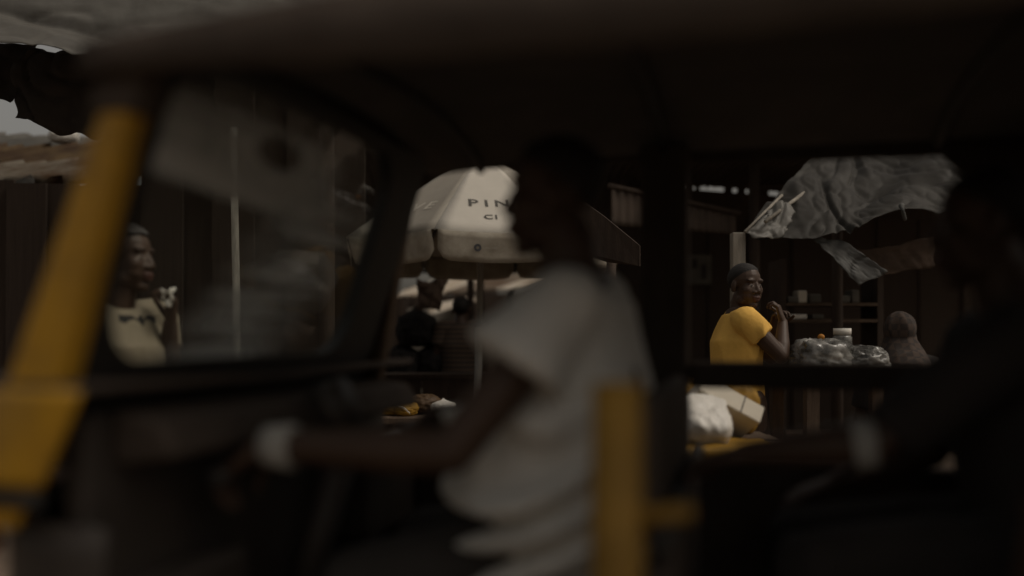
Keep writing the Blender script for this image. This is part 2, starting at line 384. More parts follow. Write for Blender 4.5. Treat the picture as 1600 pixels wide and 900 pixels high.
def hair(M, T, parent, style='short'):
    v = []; f = []; n, m = 34, 72; ins = []
    for i in range(n+1):
        th = math.pi*.78*i/n
        for k in range(m):
            ph = 2*math.pi*k/m; d = Vector((math.sin(th)*math.cos(ph), math.sin(th)*math.sin(ph), math.cos(th)))
            p = Vector((d.x*.0755, d.y*.0935, d.z*.0815)); y = p.y; hl = -.055+min(max((y+.055)/.125, 0), 1)**.8*.115
            inside = min(max((p.z+.036-hl-.036+.004)/.012, 0), 1)
            s = .978+.045*inside; ins.append(inside > 0)
            if style == 'rows': s += inside*(.085*abs(math.sin(math.atan2(p.x, p.z+.02)*6.5))-.01)
            else: s += inside*.012*mn.noise(p*260)
            v.append(T+M @ (p*s+Vector((0,-.014,.036))))
    for i in range(n):
        for k in range(m):
            q = (i*m+k, (i+1)*m+k, (i+1)*m+(k+1)%m, i*m+(k+1)%m)
            if any(ins[x] for x in q): f.append(q)
    h_ = mk('hair', v, f, 'hair', parent)
    if style == 'rows':
        for k in range(-5, 6):
            b_ = k/5; pts = []
            for i in range(15):
                t = R(38+150*i/14)+abs(b_)*.12       # from the forehead over the crown to the nape
                x = math.sin(b_*1.15)*(.45+.55*math.sin(min(math.pi, (t-R(30))*1.15)))
                c_ = math.sqrt(max(0, 1-x*x)); d = Vector((x*.0785, c_*math.cos(t)*.097, c_*math.sin(t)*.0855 if t < math.pi else -.03*c_))
                pts.append(T+M @ (d+Vector((0,-.014,.036))))
            G().loft(pts, [.0055+.0012*math.sin(i*2.6) for i in range(15)], seg=8).mk('braid', 'braid hair', h_)
    return h_
def hand(g, W, fwd, pal, thumb, curl=.5, sc=1.0):
    f = Vector(fwd).normalized(); n = Vector(pal); n = (n-f*n.dot(f)).normalized(); s = f.cross(n)
    if s.dot(Vector(thumb)) < 0: s = -s
    W = Vector(W)
    g.loft([W, W+f*.035*sc, W+f*.085*sc], [(.021*sc,.027*sc), (.017*sc,.037*sc), (.013*sc,.041*sc)], side=n)
    for off, Ln, k in ((.031,.072,.9), (.011,.080,1), (-.010,.075,1.05), (-.030,.058,1.15)):
        p = W+f*(.086-abs(off)*.15)*sc+s*off*sc; a = curl*k*.6; r = .0092*sc
        for ph in (.45,.31,.24):
            q = p+(f*math.cos(a)+n*math.sin(a)+s*off*.8)*(Ln*ph*sc); g.loft([p, q], [r, r*.9], seg=10); p = q; r *= .9; a += curl*k
    p = W+f*.022*sc+s*.026*sc
    for d, l, r in ((f*.6+s*.75+n*.25, .042, .0125), (f*.8+s*.25+n*.5, .034, .0105), (f*.85-s*.05+n*.6, .026, .009)):
        q = p+d.normalized()*l*sc; g.loft([p, q], [r*sc, r*.92*sc], seg=10); p = q
def rotm(face, tilt=0, roll=0):
    """head axes: +y looks along face, z up"""
    y = Vector(face).normalized(); z = Vector((0,0,1)); x = y.cross(z).normalized(); z = x.cross(y)
    return Matrix((x, y, z)).transposed() @ Matrix.Rotation(tilt, 3, 'X') @ Matrix.Rotation(roll, 3, 'Y')
def person(J, face, body_dir, label, shirt, shirt_amp=.007, sleeve=.55, sleeve_r=.068, tr=(.16,.115), tilt=0, roll=0,
           legs='trousers', legmat='dark trousers', voxel=.0045, hairstyle='short', group=None, curls=(.5,.5), hands=None, seed=1, shirt_len=0, belly=1.0, headz=1.0, shirtcol=None, drape=0, fold_f=9):
    """J: joints in world metres. Returns the body (one mesh) with hair and clothes as children."""
    J = {k: Vector(v) for k, v in J.items()}
    fw = Vector(body_dir).normalized(); side = fw.cross(Vector((0,0,1))).normalized()      # side = the person's right
    M = rotm(face, tilt, roll); T = J['head']; g = G(); base = Vector((J['pelvis'].x, J['pelvis'].y, 0))
    head_prims(g, M, T)
    g.loft([T+M @ Vector((0,-.03,-.10)), J['neck'], J['neck']-Vector((0,0,.03))], [.054,.060,.075], seg=18)
    tors = [J['pelvis'], J['pelvis'].lerp(J['chest'], .45), J['chest'], J['neck']-Vector((0,0,.055))]
    rt = [(tr[0],tr[1]*1.02), (tr[0]*.88,tr[1]*.92*belly), (tr[0]*1.02,tr[1]), (tr[0]*.72,tr[1]*.66)]
    g.loft(tors, rt, side=side, seg=22)
    for s in ('r', 'l'):
        sh, el, wrs = J['sh_'+s], J['el_'+s], J['wr_'+s]
        g.loft([J['neck']-Vector((0,0,.05)), sh], [.05,.056]); g.loft([sh, sh.lerp(el,.4), el], [.054,.047,.038])
        g.loft([el, el.lerp(wrs,.3), wrs], [.038,.040,.025])
        if hands and hands.get(s):
            h = hands[s]; hand(g, wrs, h[0], h[1], h[2], h[3])
        else: hand(g, wrs, (wrs-el), -fw if abs((wrs-el).normalized().z) > .6 else (0,0,-1), fw if abs((wrs-el).normalized().z) > .6 else side, .45)
    for s in ('r', 'l'):
        hp, kn, an = J['hip_'+s], J['kn_'+s], J['an_'+s]
        g.loft([hp, hp.lerp(kn,.4), kn], [.085,.076,.055]); g.loft([kn, kn.lerp(an,.3), an], [.052,.053,.034])
        g.loft([an+Vector((0,0,-.03))-fw*.03, an+fw*.13+Vector((0,0,-.05))], [(.03,.038),(.02,.042)], side=(0,0,1))
    v, nr, f = solid(g, voxel, 4); L_ = (v-np.array(T)) @ np.array(M); hm = (np.linalg.norm(L_, axis=1) < .15) & (L_[:,2] > -.13); ed = set()
    for q in f:
        if hm[q[0]]:
            for a_, b_ in zip(q, q[1:]+q[:1]): ed.add((min(a_,b_), max(a_,b_)))
    ed = np.array(sorted(ed))
    for _ in range(5):
        acc = np.zeros_like(v); cn = np.zeros(len(v))
        for a_, b_ in ((0,1),(1,0)): np.add.at(acc, ed[:,a_], v[ed[:,b_]]); np.add.at(cn, ed[:,a_], 1)
        k_ = hm & (cn > 3); v[k_] = .5*v[k_]+.5*acc[k_]/cn[k_][:,None]
    bd = mk_np('person', v, f, 'skin', base=base, col=head_col(v, M, T))
    tag(bd, label, 'person', group)
    if hairstyle in ('short', 'rows'): hair(M, T, bd, hairstyle)
    # shirt
    c = G(); k = 1.13
    low = J['pelvis']-(J['chest']-J['pelvis']).normalized()*shirt_len
    tp = [low, J['pelvis'].lerp(J['chest'],.45), J['chest'], J['neck']-Vector((0,0,.05)), J['neck']-Vector((0,0,.012))]
    c.loft(tp, [(tr[0]*1.16,tr[1]*1.18), (tr[0]*1.08,tr[1]*1.12*belly), (tr[0]*1.13,tr[1]*1.13), (tr[0]*.86,tr[1]*.84), (.085,.078)], side=side, seg=26, flat=True)
    for s in ('r', 'l'):
        sh, el = J['sh_'+s], J['el_'+s]; e = sh.lerp(el, sleeve)
        c.loft([J['neck']-Vector((0,0,.05)), sh.lerp(J['neck'],.15), sh], [.062,.068,.069])
        c.loft([sh, sh.lerp(e,.5), e], [.069,(sleeve_r+.069)/2,sleeve_r], seg=20, flat=True)
    v, nr, f = solid(c, .006, 4); v = folds(v, nr, shirt_amp, fold_f, seed)
    if drape:                                  # deep slack folds hanging round the waist
        zc = J['chest'].z
        for i in range(len(v)):
            p = Vector(v[i]); k_ = min(max((zc-.02-p.z)/.06, 0), 1)
            if k_ > 0: a_ = (p-J['chest']).dot(fw); v[i] += nr[i]*k_*min(max((a_+.10)/.12, 0), 1)*drape*(.75+.75*math.sin(2*math.pi*(p.z*9.5+a_*2.6+.9*mn.noise(p*5)))+.35*mn.noise(p*9))
    sc = shirtcol(v) if shirtcol else (np.ones((len(v),3)) if 'tan' in shirt else None)
    mk_np('shirt', v, f, shirt, bd, col=sc)
    q = G()
    if legs == 'trousers':
        q.loft([J['pelvis']-Vector((0,0,.03)), J['pelvis']+Vector((0,0,.05))], [(tr[0]*1.1,tr[1]*1.12)]*2, side=side, seg=22)
        for s in ('r', 'l'):
            hp, kn, an = J['hip_'+s], J['kn_'+s], J['an_'+s]
            q.loft([hp, hp.lerp(kn,.4), kn], [.100,.092,.074]); q.loft([kn, an], [.074,.062], flat=True)
    else:
        a = (J['an_r']+J['an_l'])/2; kn = (J['kn_r']+J['kn_l'])/2
        q.loft([J['pelvis']+Vector((0,0,.06)), J['pelvis']-Vector((0,0,.05)), kn, a], [(tr[0]*1.06,tr[1]*1.1),(tr[0]*1.2,tr[1]*1.3),(.19,.16),(.2,.17)], side=side, seg=24, flat=True)
    v, nr, f = solid(q, .011, 1); v = folds(v, nr, .008, 7, seed+4); mk_np('trousers' if legs == 'trousers' else 'skirt', v, f, legmat, bd)
    return bd
def standing(head, fw, sh_z, neck_drop=.0, sw=.17, hip_z=.86, gz=0):
    """neutral standing joints from a head centre; arms are overridden by the caller"""
    head = Vector(head); fw = Vector(fw).normalized(); sd_ = fw.cross(Vector((0,0,1)))
    nk = Vector((head.x-fw.x*.03, head.y-fw.y*.03, sh_z+.055)); ch = nk-Vector((0,0,.20)); pv = Vector((ch.x, ch.y, hip_z))
    J = dict(head=head, neck=nk, chest=ch, pelvis=pv)
    for s, q in (('r', 1), ('l', -1)):
        J['sh_'+s] = Vector((nk.x, nk.y, sh_z))+sd_*q*sw; J['el_'+s] = J['sh_'+s]+sd_*q*.05+Vector((0,0,-.28)); J['wr_'+s] = J['el_'+s]+fw*.08+Vector((0,0,-.24))
        J['hip_'+s] = pv+sd_*q*.085-Vector((0,0,.02)); J['kn_'+s] = pv+sd_*q*.09+Vector((0,0,-.42))+fw*.02; J['an_'+s] = pv+sd_*q*.09; J['an_'+s].z = gz+.08
    return J

# ------------------------------------------------------------------ ground and road
mk('ground', [(-300,-300,-.004),(300,-300,-.004),(300,300,-.004),(-300,300,-.004)], [(0,1,2,3)], 'earth')['kind'] = 'structure'
mk('road', [(-60,-3.2,0),(60,-3.2,0),(60,2.9,0),(-60,2.9,0)], [(0,1,2,3)], 'dirt road')['kind'] = 'structure'

# ------------------------------------------------------------------ auto rickshaw (own axes: x to its tail, y to its far side, z up)
RK0 = Vector((-.72, 1.35, 0)); RZ = math.atan2(-.255, .967)
rk = thing('auto_rickshaw', 'yellow and black three-wheeled auto rickshaw passing close by with its open side', 'rickshaw', RK0, RZ)
RM = Matrix.Translation(RK0) @ Matrix.Rotation(RZ, 4, 'Z')
def RW(s, v, z): return RM @ Vector((s, v, z))
def pil(name, m, s0, z0, s1, z1, w0, w1, v0, v1):
    return G().hexa([(s0-w0/2,v0,z0),(s0+w0/2,v0,z0),(s0+w0/2,v1,z0),(s0-w0/2,v1,z0),(s1-w1/2,v0,z1),(s1+w1/2,v0,z1),(s1+w1/2,v1,z1),(s1-w1/2,v1,z1)]).mk(name, m, rk, smooth=False, bevel=.012)
pil('windscreen_pillar', 'yellow paint', -.035, 1.06, .160, 1.60, .105, .048, -.005, .05)
pil('windscreen_pillar', 'brown plastic', -.01, .95, .125, 1.63, .08, .055, 1.168, 1.225)
G().hexa([(.095,-.012,1.525),(.175,-.012,1.525),(.175,.055,1.525),(.095,.055,1.525),(.112,-.012,1.605),(.195,-.012,1.605),(.195,.055,1.605),(.112,.055,1.605)]).mk('pillar_top_shade', 'black vinyl', rk, smooth=False, bevel=.01)  # dark block added for the roof's shade on the yellow pillar top
# windscreen plane: s = .03 + (z-1.1)*.32
def wsp(v, z, off=0): return Vector((-.005+(z-1.08)*.317+off, v, z))
def rrect(v0, v1, z0, z1, r, n=7):
    o = []
    for (cv, cz, a0) in ((v1-r, z1-r, 0), (v0+r, z1-r, 90), (v0+r, z0+r, 180), (v1-r, z0+r, 270)):
        for k in range(n+1): a = R(a0+90*k/n); o.append((cv+r*math.cos(a), cz+r*math.sin(a)))
    return o
outer, inner = rrect(.052, 1.165, .985, 1.668, .03), rrect(.085, .985, 1.150, 1.645, .11)
v = []; f = []; N = len(outer)
for off in (-.018, .018):
    v += [wsp(a, b, off) for a, b in outer]+[wsp(a, b, off) for a, b in inner]
for k in range(N):
    k2 = (k+1) % N; f += [(k,k2,N+k2,N+k), (2*N+k,3*N+k,3*N+k2,2*N+k2), (N+k,N+k2,3*N+k2,3*N+k), (k,2*N+k,2*N+k2,k2)]
mk('windscreen_frame', v, f, 'black rubber', rk, smooth=False)
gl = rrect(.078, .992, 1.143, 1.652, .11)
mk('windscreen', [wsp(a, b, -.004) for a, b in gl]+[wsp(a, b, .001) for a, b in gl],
   [tuple(range(N)), tuple(range(2*N-1, N-1, -1))]+[(k,(k+1)%N,N+(k+1)%N,N+k) for k in range(N)], 'reflection glass', rk, smooth=False)
wp = G().tube([wsp(.50,1.17,-.015), wsp(.55,1.30,-.017), wsp(.66,1.44,-.015)], .006).mk('wiper', 'black rubber', rk)
# nose shell
def nose(name, m, z0, z1, grow, lo=0., hi=1., xr=.10, lean=0.):
    g = G(); rings = 9; cols = 20; vv = []; ff = []
    for i in range(rings+1):
        z = z0+(z1-z0)*i/rings
        for k in range(cols+1):
            a = math.pi*(lo+(hi-lo)*k/cols)
            vv.append(Vector((xr+(z-1.0)*lean-(.46+grow)*math.sin(a)**.75, .6425-(.655+grow)*math.cos(a), z)))
    for i in range(rings):
        for k in range(cols): q = i*(cols+1)+k; ff.append((q,q+1,q+cols+2,q+cols+1))
    o = mk(name, vv, ff, m, rk); s = o.modifiers.new('thickness', 'SOLIDIFY'); s.thickness = .012; s.offset = 1; return o
for lo, hi, m_ in ((0., .62, 'yellow paint'), (.622, .97, 'black vinyl')):
    nose('nose_panel', m_, .965, 1.115 if lo == 0 else 1.05, .01 if lo == 0 else -.03, lo, hi, .035, .5)
    nose('lower_nose_panel', m_, .905, .936, .008 if lo == 0 else -.03, lo, hi, .02, .5)
nose('trim_strip', 'black rubber', .938, .962, .022, 0., .9, .03)
nose('nose_skirt', 'dark plastic', .42, .903, -.03)
g = G(); cols = 20; ctr = Vector((.08,.6425,1.10)); vv = [ctr]
for k in range(cols+1): a = math.pi*k/cols; vv.append(Vector((.10-.505*math.sin(a)**.75, .6425-.66*math.cos(a), 1.112)))
o = mk('bonnet', vv, [(0,k,k+1) for k in range(1,cols+1)], 'black vinyl', rk); s = o.modifiers.new('thickness', 'SOLIDIFY'); s.thickness = .012
G().loft([(-.36,.6425,.80),(-.44,.6425,.80)], [.09,.10], flat=True, seg=24).mk('headlight', 'lens', rk)
for vv_ in (.13, 1.15): G().ell((-.24,vv_,.84), (.03,.035,.03)).mk('indicator', 'amber', rk)
G().hexa([(-.52,.52,.52),(-.06,.52,.52),(-.06,.765,.52),(-.52,.765,.52),(-.44,.55,.64),(-.12,.55,.64),(-.12,.735,.64),(-.44,.735,.64)]).mk('front_mudguard', 'yellow paint', rk, smooth=False, bevel=.03)
def wheel(s, v):
    w_ = G().loft([(s,v-.05,.23),(s,v-.035,.23),(s,v+.035,.23),(s,v+.05,.23)], [.20,.23,.23,.20], flat=True, seg=28).mk('wheel', 'tyre', rk)
    g = G().loft([(s,v-.056,.23),(s,v+.056,.23)], [.13,.13], flat=True, seg=24).mk('rim', 'steel', w_)
    g2 = G().loft([(s,v-.075,.23),(s,v+.075,.23)], [.035,.035], flat=True, seg=12).mk('hub', 'chrome', w_)
wheel(-.28,.6425); wheel(1.95,.10); wheel(1.95,1.185)
G().tube([(-.28,.56,.23),(-.18,.56,.55),(-.06,.60,.72)], .025).mk('fork', 'steel', rk); G().tube([(-.28,.725,.23),(-.18,.725,.55),(-.06,.685,.72)], .025).mk('fork', 'steel', rk)
# inside front
box('dash_panel', (.00,.05,.34), (.045,1.235,1.07), 'dark plastic', rk, bevel=.01)
G().hexa([(.045,.10,.98),(.17,.10,1.00),(.17,1.19,1.00),(.045,1.19,.98),(.045,.10,1.075),(.14,.10,1.06),(.14,1.19,1.06),(.045,1.19,1.075)]).mk('dashboard', 'black vinyl', rk, smooth=False, bevel=.015)
G().loft([(.15,.6425,1.03),(.21,.6425,1.055)], [.055,.055], flat=True, seg=24).mk('speedometer', 'dark plastic', rk)
box('glove_box', (.046,.86,.70), (.17,1.15,.92), 'dark plastic', rk, bevel=.015); box('glove_box', (.046,.12,.62), (.13,.38,.80), 'dark plastic', rk, bevel=.015)
G().loft([(.05,.6425,.45),(.20,.6425,.96)], [.04,.035], flat=True).mk('steering_column', 'dark plastic', rk)
hb = G().tube([(.150,.235,.945),(.145,.36,.955),(.16,.52,.955),(.19,.6425,.965),(.19,.765,.955),(.20,.925,.955),(.215,1.05,.945)], .0125).mk('handlebar', 'steel', rk)
for a, b, k_ in ((.225,.345,.150), (.94,1.06,.207)): G().tube([(k_,a,.9455),(k_-.004,b,.954)], .0185, 14).mk('grip', 'black rubber', hb)
G().tube([(.17,.37,.965),(.14,.28,.965)], .006).mk('brake_lever', 'steel', hb)
# floor, lower sides, rear body
box('floor', (.046,.02,.33), (1.75,1.265,.36), 'dark plastic', rk)
box('far_side_panel', (.06,1.235,.362), (.86,1.285,.945), 'black vinyl', rk, bevel=.01)
box('far_rear_side_panel', (.905,1.235,.362), (2.3,1.285,.865), 'black vinyl', rk, bevel=.01)
box('near_rear_side_panel', (1.62,.0,.362), (2.3,.05,.95), 'yellow paint', rk, bevel=.02)
box('sill_panel', (.07,-.004,.25), (1.615,.019,.42), 'yellow paint', rk, bevel=.01)
box('tail_panel', (2.302,.0,.362), (2.34,1.285,.95), 'yellow paint', rk, bevel=.02)
for vv_ in (.08, 1.15): box('tail_light', (2.342,vv_,.72), (2.36,vv_+.08,.88), 'amber', rk, bevel=.008)
# pillars and rails behind the driver
box('far_door_post', (.77,1.225,.40), (.895,1.288,1.70), 'black vinyl', rk, bevel=.012)
fr = G().loft([(.868,.10,.365),(.868,.10,.7),(.868,.10,1.13)], [.042,.039,.034], seg=14, flat=True).mk('partition_post', 'old yellow', rk)
G().tube([(.89,.10,.948),(.93,.10,.952),(.972,.10,.958)], .012).mk('rail', 'old yellow', fr)
box('partition_panel', (.91,.13,.365), (.935,1.05,.86), 'black vinyl', rk, bevel=.008)
G().tube([(.922,.13,.90),(.922,1.22,.90)], .016).mk('partition_rail', 'black rubber', rk)
G().tube([(.922,.16,.90),(.922,.16,.86)], .012).mk('rail_stay', 'black rubber', rk); G().tube([(.922,1.0,.90),(.922,1.0,.86)], .012).mk('rail_stay', 'black rubber', rk)
box('far_armrest_bar', (.897,1.236,1.055), (1.60,1.284,1.125), 'black vinyl', rk, bevel=.012)
# canopy
def canopy_z(s, v):
    e = abs(v-.6425)/.68; edge = 1.585+.045*min(max(s/.5,0),1)+.055*max(0, v)/1.29
    return edge+.10*(1-e**2.6)+.02
cs = [.10,.16,.3,.5,.8,1.2,1.6,2.0,2.28,2.34]; nvv = 18; vv = []; ff = []
for s in cs:
    for k in range(nvv+1):
        v_ = -.035+1.355*k/nvv; z = canopy_z(s, v_)-(.035 if s < .12 else 0)-(.05 if s > 2.3 else 0); vv.append(Vector((s, v_, z)))
for i in range(len(cs)-1):
    for k in range(nvv): q = i*(nvv+1)+k; ff.append((q,q+1,q+nvv+2,q+nvv+1))
o = mk('canopy', vv, ff, 'hood vinyl', rk); s_ = o.modifiers.new('thickness', 'SOLIDIFY'); s_.thickness = .02; s_.offset = 1
lv = [Vector((p.x, .005+(p.y+.035)*(1.275/1.355), p.z-.026)) for p in vv if .11 < p.x < 2.30]; nl = len(lv)//(nvv+1)
mk('hood_lining', lv, [(i*(nvv+1)+k, (i+1)*(nvv+1)+k, (i+1)*(nvv+1)+k+1, i*(nvv+1)+k+1) for i in range(nl-1) for k in range(nvv)], 'hood lining', rk)
def skirt(name, v_, low):
    g = G(); pts = [.10+2.24*i/30 for i in range(31)]; vv = []; ff = []
    for s in pts:
        zt = canopy_z(s, v_)-.004+.012; zb = low(s)
        vv += [Vector((s,v_,zt)), Vector((s,v_+.004*math.sin(s*23),(zt+zb)/2)), Vector((s,v_+.006*math.sin(s*31),zb))]
    for i in range(30): ff += [(3*i,3*i+1,3*i+4,3*i+3), (3*i+1,3*i+2,3*i+5,3*i+4)]
    o = mk(name, vv, ff, 'black vinyl', rk); q = o.modifiers.new('thickness', 'SOLIDIFY'); q.thickness = .014; return o
skirt('canopy_side_valance', -.036, lambda s: 1.578-.022*math.sin(min(max((s-.2)/1.3,0),1)*math.pi) if s < 1.5 else max(.96, 1.55-(s-1.5)*1.9))
skirt('canopy_side_valance', 1.318, lambda s: 1.668-.014*min(max((s-.6)/.4,0),1)+.006*math.sin(s*3) if s < 1.56 else max(.875, 1.66-(s-1.55)*2.1))
o = mk('rear_curtain', [(2.335,-.03,1.56),(2.335,1.31,1.56),(2.335,1.31,.955),(2.335,-.03,.955)], [(0,1,2,3)], 'black vinyl', rk); q = o.modifiers.new('thickness', 'SOLIDIFY'); q.thickness = .015
for s in (.32, .83, 1.5): G().tube([(s, .015+1.255*k/12, canopy_z(s,-.02+1.325*k/12)-.040) for k in range(13)], .011).mk('roof_bow', 'black rubber', rk)
# seats
ds = box('driver_seat', (.52,.26,.62), (.90,1.03,.74), 'black vinyl', rk, bevel=.04); box('seat_base', (.56,.30,.362), (.88,1.0,.615), 'dark plastic', rk)
box('driver_backrest', (.865,.22,.88), (.905,1.03,1.10), 'black vinyl', rk, bevel=.018)
box('passenger_seat', (1.38,.06,.56), (1.90,1.225,.70), 'black vinyl', rk, bevel=.04); box('passenger_seat_base', (1.45,.08,.362), (1.9,1.2,.555), 'dark plastic', rk)
box('passenger_backrest', (1.86,.06,.705), (1.98,1.225,1.25), 'black vinyl', rk, bevel=.04)

# driver
def RWd(d): return {k: RW(*p) for k, p in d.items()}
hd = RM.to_3x3()
J = RWd(dict(head=(.672,.585,1.468), neck=(.715,.59,1.305), chest=(.715,.59,1.11), pelvis=(.715,.60,.80),
    sh_l=(.735,.405,1.245), el_l=(.565,.290,1.000), wr_l=(.215,.285,1.000), sh_r=(.73,.785,1.245), el_r=(.50,.895,1.01), wr_r=(.29,.955,.995),
    hip_l=(.68,.50,.79), kn_l=(.33,.42,.72), an_l=(.30,.42,.45), hip_r=(.68,.70,.79), kn_r=(.33,.80,.72), an_r=(.30,.80,.45)))
fwd = hd @ Vector((-1,0,0))
drv = person(J, hd @ Vector((-1,-.06,-.05)), fwd, 'driver in a baggy white short-sleeved shirt gripping the rickshaw handlebar', 'white shirt',
    shirt_amp=.03, sleeve=.44, sleeve_r=.100, tr=(.195,.135), belly=1.28, shirt_len=.14, seed=3, drape=.046, voxel=.0042, fold_f=4.5,
    hands=dict(l=(hd @ Vector((-.75,0,-.55)), hd @ Vector((.4,0,-1)), hd @ Vector((0,1,0)), .75), r=(hd @ Vector((-.75,0,-.55)), hd @ Vector((.4,0,-1)), hd @ Vector((0,-1,0)), .75)))
wr, el = J['wr_l'], J['el_l']; ax = (el-wr).normalized()
G().loft([wr+ax*.006, wr+ax*.030, wr+ax*.058], [.036,.0375,.041], seg=20, flat=True).mk('wristband', 'grey cloth', drv)
# passenger in dark clothes on the back seat
J = RWd(dict(head=(1.50,.84,1.41), neck=(1.56,.82,1.235), chest=(1.57,.82,1.04), pelvis=(1.62,.82,.79),
    sh_l=(1.50,.64,1.175), el_l=(1.27,.60,1.00), wr_l=(1.04,.62,.972), sh_r=(1.53,1.0,1.175), el_r=(1.45,1.08,.93), wr_r=(1.24,1.02,.86),
    hip_l=(1.60,.72,.78), kn_l=(1.16,.70,.74), an_l=(1.14,.70,.45), hip_r=(1.60,.92,.78), kn_r=(1.16,.95,.74), an_r=(1.14,.95,.45)))
pas = person(J, hd @ Vector((-1,.1,-.1)), fwd, 'passenger in dark clothes on the rickshaw back seat reaching to the rail', 'dark shirt', sleeve=.92, sleeve_r=.058, seed=8, tr=(.17,.125), voxel=.005,
    hands=dict(l=(hd @ Vector((-1,0,-.25)), hd @ Vector((.1,0,-1)), hd @ Vector((0,1,0)), .55)))
el, sh = J['el_l'], J['sh_l']; wr = J['wr_l']; a = (wr-el).normalized()
G().loft([el+a*.0, el+a*.02, el+a*.04], [.043,.045,.05], seg=20, flat=True).mk('cuff', 'grey cloth', pas)
hbag = thing('handbag', 'brown leather handbag on the back seat at the lower right edge', 'handbag', RW(1.55,.33,.70), RZ)
G().hexa([(-.15,-.06,.0),(.15,-.06,0),(.15,.06,0),(-.15,.06,0),(-.11,-.045,.235),(.11,-.045,.235),(.11,.045,.235),(-.11,.045,.235)]).mk('body', 'leather', hbag, smooth=False, bevel=.03)
G().hexa([(-.118,-.062,.12),(.118,-.062,.12),(.118,-.058,.12),(-.118,-.058,.12),(-.108,-.052,.245),(.108,-.052,.245),(.108,.05,.248),(-.108,.05,.248)]).mk('flap', 'leather', hbag, smooth=False, bevel=.004)
G().tube([(-.08,0,.23),(-.07,0,.30),(0,0,.335),(.07,0,.30),(.08,0,.23)], .008).mk('handle', 'leather', hbag)

# ------------------------------------------------------------------ umbrella
UC = Vector((-.207, 6.0, 0)); UA = R(-90+8); UR = .955; ZR, ZA = 1.795, 2.42
um = thing('market_umbrella', 'white and taupe market parasol with printed letters and a scalloped valance', 'umbrella', UC)
def upt(a, t): return UC+Vector((math.cos(a)*UR*t, math.sin(a)*UR*t, ZA-(ZA-ZR)*(t**1.08)))
for k in range(8):
    a0, a1 = UA+R(22.5+45*(k-1)), UA+R(22.5+45*k); A0 = UA-R(22.5)+R(45)*k; A1 = A0+R(45); vv = []; ff = []; nt_, nw = 10, 8
    for i in range(nt_+1):
        t = .03+.97*i/nt_
        for j in range(nw+1):
            s = j/nw; p = upt(A0, t).lerp(upt(A1, t), s); p.z -= .05*t*(4*s*(1-s))*.4; p += Vector((0,0,.004*mn.noise(p*9))); vv.append(p)
    for i in range(nt_):
        for j in range(nw): q = i*(nw+1)+j; ff.append((q,q+1,q+nw+2,q+nw+1))
    o = mk('canopy_panel', vv, ff, 'white canopy' if k % 2 == 0 else 'taupe canopy', um); s_ = o.modifiers.new('thickness', 'SOLIDIFY'); s_.thickness = .003
    # valance flap with rounded lower corners
    vv = []; ff = []; n1, n2 = 20, 5; B0, B1 = upt(A0, 1.0), upt(A1, 1.0); nrm = (Vector((math.cos((A0+A1)/2), math.sin((A0+A1)/2), 0)))
    for i in range(n1+1):
        s = .03+.94*i/n1; e = min(s-.03, .97-s); Hh = .172-.06*max(0, 1-e/.085)**2.2
        for j in range(n2+1):
            p = B0.lerp(B1, s); p.z -= .02*(4*s*(1-s))-.002; p += nrm*(.004+.012*mn.noise(Vector((s*4,k*3,j*.4)))*j/n2-.03*j/n2); p.z -= Hh*j/n2; vv.append(p)
    for i in range(n1):
        for j in range(n2): q = i*(n2+1)+j; ff.append((q,q+1,q+n2+2,q+n2+1))
    o = mk('valance_flap', vv, ff, 'valance', um); s_ = o.modifiers.new('thickness', 'SOLIDIFY'); s_.thickness = .003
    mid = upt(A0, .55)-Vector((0,0,.012)); G().tube([upt(A0,.04)-Vector((0,0,.012)), mid, upt(A0,.99)-Vector((0,0,.012))], .006, 6).mk('rib', 'steel', um)
    G().tube([mid, UC+Vector((0,0,1.78))], .005, 6).mk('strut', 'steel', um)
G().loft([UC+Vector((-.035,-.05,0)), UC+Vector((-.012,-.02,1.25))], [.026,.026], seg=16, flat=True).mk('pole', 'pole grey', um)
G().loft([UC+Vector((-.012,-.02,1.252)), UC+Vector((0,0,2.40))], [.021,.021], seg=16, flat=True).mk('upper_pole', 'pole grey', um)
G().loft([UC+Vector((-.012,-.02,1.235)), UC+Vector((-.012,-.02,1.265))], [.031,.031], seg=16, flat=True).mk('collar', 'dark plastic', um)
G().loft([UC+Vector((0,0,1.75)), UC+Vector((0,0,1.81))], [.035,.035], seg=16, flat=True).mk('runner', 'dark plastic', um)
G().ell(UC+Vector((0,0,2.45)), (.03,.03,.045)).mk('finial', 'dark plastic', um)
G().loft([UC+Vector((-.035,-.05,.0)), UC+Vector((-.035,-.05,.10))], [.24,.22], seg=24, flat=True).mk('base', 'tin dark', um)
def text_mesh(body, size):
    c = bpy.data.curves.new('txt', 'FONT'); c.body = body; c.size = size; c.offset = size*.02; c.resolution_u = 3
    o = bpy.data.objects.new('txt', c); link(o); dg = bpy.context.evaluated_depsgraph_get(); m = o.evaluated_get(dg).to_mesh()
    bm = bmesh.new(); bm.from_mesh(m); o.evaluated_get(dg).to_mesh_clear()
    bmesh.ops.triangulate(bm, faces=bm.faces); 
    v = [x.co.copy() for x in bm.verts]; bm.verts.index_update(); f = [tuple(q.index for q in x.verts) for x in bm.faces]; bm.free()
    bpy.data.objects.remove(o); bpy.data.curves.remove(c); return v, f
